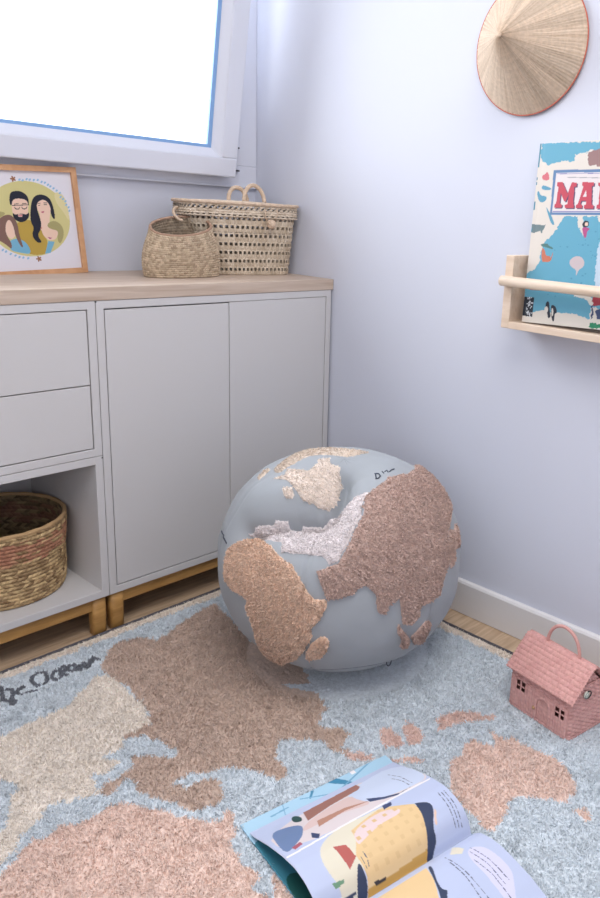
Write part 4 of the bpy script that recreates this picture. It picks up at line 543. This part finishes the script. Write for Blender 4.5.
bm = bmesh.new(); bmesh.ops.create_uvsphere(bm, u_segments=16, v_segments=10, radius=.005); bmesh.ops.scale(bm, vec=(.8, 1, 1), verts=bm.verts); bmesh.ops.translate(bm, vec=(HC[0]-HH+.001, 0, 0), verts=bm.verts)
me = bpy.data.meshes.new('tip'); bm.to_mesh(me); bm.free(); me.materials.append(M['rope']); link('tip', me, HT)
# ------------------------------------------------ wall book ledge
SY0, SY1 = -.979, -1.60
LD = thing('book_ledge', 'pale wooden wall ledge with a round front rail holding a picture book', 'shelf', (0, (SY0+SY1)/2, .783))
boxes('shelf_board', [(-.0795, -.0005, SY1+.02, SY0-.02, .783, .7985)], M['pine'], LD, bev=.001)
for y in (SY0, SY1+.021): boxes('end_board', [(-.080, -.0005, y-.021, y, .783, .944)], M['pine'], LD, bev=.0015)
tube('front_rail', [(-.091, SY0+.001, .888), (-.091, SY1-.001, .888)], .0115, M['pine'], LD, seg=28)
for y in (SY0+.0012,): tube('screw', [(-.091, y-.001, .888), (-.091, y+.0012, .888)], .003, M['metal'], LD, seg=12)
# maps book standing in the ledge
mb, m1, m2, MH = np.array(MAPSF[0]), np.array(MAPSF[1]), np.array(MAPSF[2]), MAPSF[3]; mn = np.cross(m1, m2)
if mn[0] > 0: mn = -mn
mb = mb-m2*.008; MW = .272; MT = .016
MB = thing('picture_atlas', 'large picture atlas with red title letters on a blue map cover in the wall ledge', 'book', tuple(mb+m1*MW/2-mn*MT/2))
us = np.arange(0, MW+.0005, .001); vs_ = np.arange(-.0, MH+.0085, .001); U, V = np.meshgrid(us, vs_)
jw = .004
cb0 = paint(U+(vnoise(U*260, V*260, 2)-.5)*jw, V-.008+(vnoise(U*260, V*260, 3)-.5)*jw, (218, 210, 200), MAPS[:12])
c = cb0
for nm, poly in MAPS[12:]: c[inpoly(U, V-.008, poly if nm in SHARP or len(poly) < 5 else chaikin(poly, 1))] = lin(PAL[nm])
for a_0, a_1, u_1 in ((.333, .39, .004), (.306, .313, .003), (.296, .303, .003), (.243, .262, .004), (.196, .206, .003)): c[(V > a_0) & (V < a_1) & (U < u_1)] = lin((74, 132, 152))
blk = np.abs(c-lin(PAL['black'])).sum(-1) < .01; c[blk & (hsh(np.floor(U/.0022), np.floor(V/.0028)) > .62) & (np.abs(U-.016) < .0085)] = lin((205, 210, 214))
rg = np.random.RandomState(4)
for k in range(60):   # little printed creatures in the sea
    u, v = rg.uniform(.04, .26), rg.uniform(.05, .21); d = np.hypot(U-u, (V-v)*1.6)
    mk = (d < rg.uniform(.0012, .0028)) & (np.abs(c[..., 0]-lin(PAL['sea'])[0]) < .02); c[mk] = lin((84, 146, 172))
hinge = -.00025*np.exp(-((U-.010)/.002)**2)
def mpos(U, V, d): return mb+m1*np.asarray(U)[..., None]+m2*np.asarray(V)[..., None]+mn*np.asarray(d)[..., None]
obj('front_cover', mpos(U, V, hinge), grid_faces(*U.shape), M['print'], MB, c)
def mbox(name, u0, u1, v0, v1, d0, d1, m, col=None):
    V = [mb+m1*u+m2*v+mn*d for d in (d0, d1) for u, v in ((u0, v0), (u1, v0), (u1, v1), (u0, v1))]
    return obj(name, V, [[0, 1, 2, 3], [7, 6, 5, 4], [0, 4, 5, 1], [1, 5, 6, 2], [2, 6, 7, 3], [3, 7, 4, 0]], m, MB, smooth=False)
mbox('cover_board', .0005, MW-.0005, 0, MH+.008, -.0026, -.0004, M['paper'])
mbox('page_block', .003, MW-.004, .004, MH+.004, -MT+.0028, -.0027, M['paper'])
mbox('back_cover', .0005, MW-.0005, 0, MH+.008, -MT, -MT+.0026, M['paper'])
dd = np.arange(-MT, .0001, .001); V2, D2_ = np.meshgrid(np.arange(0, MH+.0085, .001), dd, indexing='ij')
cs = np.empty(V2.shape+(3,)); cs[:] = lin((226, 222, 216))
for a, b in ((.33, .39), (.305, .312), (.292, .298), (.245, .262), (.195, .206)): cs[(V2 > a) & (V2 < b)] = lin((70, 130, 150))
bul = .002*np.sin((D2_+MT)/MT*pi)
obj('spine', mb+m1*(-bul)[..., None]+m2*V2[..., None]+mn*D2_[..., None], grid_faces(*V2.shape), M['print'], MB, cs)
# ------------------------------------------------ open picture book on the rug
bo = np.array([-.889, -1.0875, .0205]); s_ = np.array([.983, -.182, 0]); s_ /= np.linalg.norm(s_); n_ = np.array([s_[1], -s_[0], 0])
OB = thing('open_picture_book', 'open picture book with illustrated curling pages lying on the rug', 'book', tuple(bo+s_*.15+n_*.245))
PR = np.array(PROF); BL = .298
def pz(v):
    z = np.interp(v, PR[:, 0], PR[:, 1]); k = np.array([np.interp(v+e, PR[:, 0], PR[:, 1]) for e in np.linspace(-.006, .006, 7)]).mean(0)
    return np.where(np.abs(v-.2455) < .006, z, k)
def bpos(U, V, Z): return bo+s_*U[..., None]+n_*V[..., None]+np.array([0, 0, 1.])*Z[..., None]
def strokes(c, U, V, lines, col, w=.0006, dash=True):
    for k, l in enumerate(lines):
        d = pdist(U, V, l, False); m = d < w
        if dash: m &= (np.sin(V*520+k*2)+.5*np.sin(V*1400+k)) > -.75
        c[m] = lin(col)
def page(name, v0, v1, layers, lines, base, lab):
    U, V = np.meshgrid(np.arange(0, BL, .001), np.arange(v0, v1, .001)); c = paint(U, V, base, layers); strokes(c, U, V, lines, (96, 98, 118), .0007)
    return U, V, c
for name, v0, v1, lay, lines, lab in (('left_page', .030, .2457, PAGE, TXTL, 'left page showing a yellow building'), ('right_page', .2462, .470, PAGER, TXTR, 'right page with lines of text')):
    U, V, c = page(name, v0, v1, lay, lines, (190, 199, 224), lab)
    if name == 'left_page':
        isy = np.abs(c[..., 0]-lin(PAL['yellow'])[0]) < .004   # window rows of the building
        gr = isy & ((np.sin(U*2*pi/.021) > .55) & (np.sin(V*2*pi/.016) > .1)); c[gr] = lin((223, 190, 140))
    Zp = pz(V); Vt = bpos(U, V, Zp).reshape(-1, 3); Vb = bpos(U, V, np.maximum(Zp-.0016, .0035)).reshape(-1, 3); a = len(Vt); nvv, nuu = U.shape
    G = grid_faces(nvv, nuu); rr_ = []
    jj = np.arange(nuu-1); ii = np.arange(nvv-1)
    for e in (np.stack([jj, jj+1, a+jj+1, a+jj], -1), np.stack([(nvv-1)*nuu+jj, (nvv-1)*nuu+jj+1, a+(nvv-1)*nuu+jj+1, a+(nvv-1)*nuu+jj], -1), np.stack([ii*nuu, (ii+1)*nuu, a+(ii+1)*nuu, a+ii*nuu], -1), np.stack([ii*nuu+nuu-1, (ii+1)*nuu+nuu-1, a+(ii+1)*nuu+nuu-1, a+ii*nuu+nuu-1], -1)): rr_.append(e)
    cb = np.empty_like(c); cb[:] = lin((206, 210, 224))
    obj(name, np.vstack([Vt, Vb]), np.vstack([G, G+a]+rr_), M['print'], OB, np.vstack([c.reshape(-1, 3), cb.reshape(-1, 3)]), label=lab)
# cover with endpaper
for nm_, v0, v1, lay in (('front_cover', 0, .244, COVER), ('back_cover', .247, .492, [])):
    U, V = np.meshgrid(np.arange(-.002, BL+.003, .0012), np.arange(v0, v1, .0012)); c = paint(U, V, (172, 208, 228), lay)
    Vt = bpos(U, V, np.full(U.shape, .0024)).reshape(-1, 3); Vb = bpos(U, V, np.full(U.shape, .0002)).reshape(-1, 3); a = len(Vt); nvv, nuu = U.shape; jj = np.arange(nuu-1); ii = np.arange(nvv-1); G = grid_faces(nvv, nuu)
    E = [np.stack([jj, jj+1, a+jj+1, a+jj], -1), np.stack([(nvv-1)*nuu+jj, (nvv-1)*nuu+jj+1, a+(nvv-1)*nuu+jj+1, a+(nvv-1)*nuu+jj], -1), np.stack([ii*nuu, (ii+1)*nuu, a+(ii+1)*nuu, a+ii*nuu], -1), np.stack([ii*nuu+nuu-1, (ii+1)*nuu+nuu-1, a+(ii+1)*nuu+nuu-1, a+ii*nuu+nuu-1], -1)]
    cb = np.empty_like(c); cb[:] = lin((96, 160, 190)); sq = ((V > .05) & (V < .07)) | ((V > .085) & (V < .105)); cb[sq] = lin((40, 96, 120))
    obj(nm_, np.vstack([Vt, Vb]), np.vstack([G, G+a]+E), M['print'], OB, np.vstack([c.reshape(-1, 3), cb.reshape(-1, 3)]), label='light blue cover board')
# ------------------------------------------------ pink wicker house bag
hn = np.array([-.3017, -1.3709, .0185]); hd = np.array([.16327867, .98657999, 0]); hw = np.array([hd[1], -hd[0], 0])
HL, HW, HE, HRg = .159, .112, .083, .140
HB = thing('wicker_house_bag', 'pink wicker handbag shaped like a little house standing on the rug', 'bag', tuple(hn+hd*HL/2+hw*HW/2))
pk1, pk2 = (206, 150, 144), (228, 180, 172)
def wick(a, b, sa, sb, k=0):
    """weave height and colour: vertical stakes spaced sa, thin rows spaced sb"""
    ia = np.floor(a/sa); ib = np.floor(b/sb); ph_ = pi*((ia+ib) % 2)
    h = .0013*np.sin(a/sa*pi+pi*(ib % 2)*1.0)*np.abs(np.sin(b/sb*pi))+.0012*np.sqrt(np.abs(np.sin(b/sb*pi))); return h, mixc(pk1, pk2, hsh(ib, ia, k)*.6+.4*hsh(ib, 1., k))
# body walls as one loft: perimeter x height
per = [(0, 0), (0, HL), (HW, HL), (HW, 0)]; rc = .010
def perim(nn):
    pts = []; P4 = [(HW, 0), (0, 0), (0, HL), (HW, HL)]
    for k in range(4):
        p = np.array(P4[k]); a = np.array(P4[k-1]); b = np.array(P4[(k+1) % 4]); da = (a-p)/np.linalg.norm(a-p); db = (b-p)/np.linalg.norm(b-p)
        c = p+da*rc+db*rc
        for q in np.linspace(0, pi/2, 7): pts.append(c-db*rc*cos(q)-da*rc*sin(q))
    pts = np.array(pts+[pts[0]]); L_ = np.concatenate([[0], np.cumsum(np.linalg.norm(np.diff(pts, axis=0), axis=1))]); tt = np.linspace(0, L_[-1], nn, endpoint=False)
    return np.stack([np.interp(tt, L_, pts[:, 0]), np.interp(tt, L_, pts[:, 1])], -1), tt
pm, arc = perim(520); tg = np.roll(pm, -1, 0)-np.roll(pm, 1, 0); tg /= np.linalg.norm(tg, axis=1)[:, None]; nrm = np.stack([tg[:, 1], -tg[:, 0]], -1)
cm = pm-np.array([HW/2, HL/2]); sg = np.sign((nrm*cm).sum(1).mean()); nrm *= sg
zz = np.arange(0, HE+.03, .001); A_, Zg = np.meshgrid(arc, zz); h, c = wick(A_, Zg, .0085, .0045)
wcoord = pm[:, 0][None].repeat(len(zz), 0); lcoord = pm[:, 1][None].repeat(len(zz), 0)
onf = (wcoord < .002)
stk = onf & (Zg < .068); h = np.where(stk, .0026*np.abs(np.sin(A_/.0066*pi))**.7, h)
# arched door and window surrounds
dr = np.hypot(lcoord-.0675, np.maximum(Zg-.040, 0)); arch = onf & (np.abs(dr-.0185) < .002) & (Zg > .001); h = np.where(arch, .0032, h)
arch2 = onf & (dr < .0165); h = np.where(arch2, .0012*np.abs(np.sin((lcoord-.0675)/.0048*pi)), h)
band = (Zg < .005); h = np.where(band, .002+.0006*np.sin(A_/.0035*pi), h)
top = HE+.0*Zg
Pb = hn+hw*(pm[:, 0][None]+nrm[:, 0][None]*h)[..., None]+hd*(pm[:, 1][None]+nrm[:, 1][None]*h)[..., None]+np.array([0, 0, 1.])*(Zg+.0005)[..., None]
def center(a): a2 = np.concatenate([a, a[:, :1]], 1); return (a2[:-1, :-1]+a2[1:, 1:])/2
cl, cz_, cw = center(lcoord), center(Zg), center(wcoord); slope = (HRg-HE)/(HW/2)
keep = cz_ < HE-.002+np.clip(np.minimum(cw, HW-cw), 0, 9)*slope*((cl < .0015) | (cl > HL-.0015))
for (lc, zc) in ((.128, .0560), (.0225, .0500)):
    for a in (-1, 1):
        for b in (-1, 1): keep &= ~((np.abs(cl-lc-a*.0068) < .0054) & (np.abs(cz_-zc-b*.0062) < .0050) & (cw < .003))
bd = obj('body', Pb, grid_faces(len(zz), len(pm), True, keep), M['fibre'], HB, c)
md = bd.modifiers.new('Solidify', 'SOLIDIFY'); md.thickness = .0025; md.offset = -1
# gable ends
for l_ in (0.0022, HL-.0022):
    wv, zv = np.meshgrid(np.linspace(.002, HW-.002, 100), np.arange(HE-.01, HRg, .001)); h, c = wick(wv, zv, .0085, .0045); sgn = -1 if l_ < .01 else 1
    P = hn+hw*wv[..., None]+hd*(l_+sgn*h)[..., None]+np.array([0, 0, 1.])*zv[..., None]; cwv = (wv[:-1, :-1]+wv[1:, 1:])/2; czv = (zv[:-1, :-1]+zv[1:, 1:])/2
    o = obj('gable', P, grid_faces(*wv.shape, mask=czv < HE+np.minimum(cwv, HW-cwv)*slope-.001), M['fibre'], HB, c); md = o.modifiers.new('Solidify', 'SOLIDIFY'); md.thickness = .002; md.offset = 0
bx_ = [hn+hw*a+hd*b+np.array([0, 0, .002]) for a, b in ((.003, .003), (HW-.003, .003), (HW-.003, HL-.003), (.003, HL-.003))]; bx_ += [p+np.array([0, 0, .003]) for p in bx_]
obj('base', bx_, [[3, 2, 1, 0], [4, 5, 6, 7], [0, 1, 5, 4], [1, 2, 6, 5], [2, 3, 7, 6], [3, 0, 4, 7]], mat('wicker_base', (176, 116, 108), .8), HB, smooth=False)
# roof: two slopes with overhang
OV, OL = .006, .010; sl = math.hypot(HW/2+OV, (HW/2+OV)*slope); ss = np.arange(-sl, sl+.0005, .0008); ll = np.arange(-OL, HL+OL, .0007); LL, SS = np.meshgrid(ll, ss)
rid = np.sqrt(SS**2+.004**2)-.004; kx = (HW/2+OV)/sl
rows = SS/.0105; ri = np.floor(rows); frr = rows-ri
sti = LL/.0060+frr*np.where(ri % 2 == 0, .5, -.5); hh_ = .0036*np.abs(np.sin(pi*sti))**.7*np.sqrt(np.abs(np.sin(pi*frr)))+.0008*np.abs(np.sin(pi*frr))
edge = (sl-np.abs(SS) < .005) | (LL < -OL+.005) | (LL > HL+OL-.006); hh_ = np.where(edge, .003+.0006*np.sin(LL/.003*pi+SS*900), hh_)
c = mixc((204, 150, 144), (216, 166, 158), hsh(ri, np.floor(sti))*.7+.2)
zr = HRg+.004-rid*kx*slope; nz = kx; nw = np.sign(SS)*slope*kx
Pr = hn+hw*(HW/2+SS*kx+nw*hh_)[..., None]+hd*LL[..., None]+np.array([0, 0, 1.])*(zr+nz*hh_)[..., None]
rf = obj('roof', Pr, grid_faces(*LL.shape), M['fibre'], HB, c); md = rf.modifiers.new('Solidify', 'SOLIDIFY'); md.thickness = .004; md.offset = -1
hc = .076; hr_ = .042; a_ = np.linspace(0, pi, 50)
tube('handle', [hn+hw*(HW/2)+hd*(hc+hr_*cos(a))+np.array([0, 0, HRg+.001+.058*sin(a)**.85 if sin(a) > 0 else HRg+.001]) for a in a_], .0036, M['pinkrope'], HB, seg=16)
def ball(name, c, r, m, parent, lab=None, sc=(1, 1, 1)):
    bm = bmesh.new(); bmesh.ops.create_uvsphere(bm, u_segments=18, v_segments=12, radius=r); bmesh.ops.scale(bm, vec=sc, verts=bm.verts); bmesh.ops.translate(bm, vec=Vector(c)-Vector(base_of(parent)), verts=bm.verts)
    for f in bm.faces: f.smooth = True
    me = bpy.data.meshes.new(name); bm.to_mesh(me); bm.free(); me.materials.append(m); return link(name, me, parent, lab)
ball('door_knob', hn+hd*.0885+hw*-.005+np.array([0, 0, .028]), .0042, mat('brass_bead', (190, 150, 110), .35, metal=.3), HB, 'small brass-coloured bead')
cp = hn+hd*-.0065+hw*(.034)+np.array([0, 0, .096])
tube('clasp_button', [cp, cp-hd*.004], .0075, mat('cream_button', (214, 218, 204), .4), HB, seg=20, label='cream button')
t24 = np.linspace(0, 2*pi, 28, endpoint=False)
tube('clasp_loop', [cp-hd*.003+hw*(.010*cos(t)+.004)+np.array([0, 0, .0075*sin(t)-.001]) for t in t24], .0013, mat('dark_cord', (52, 54, 50), .7), HB, seg=8, closed=True, label='dark cord loop')
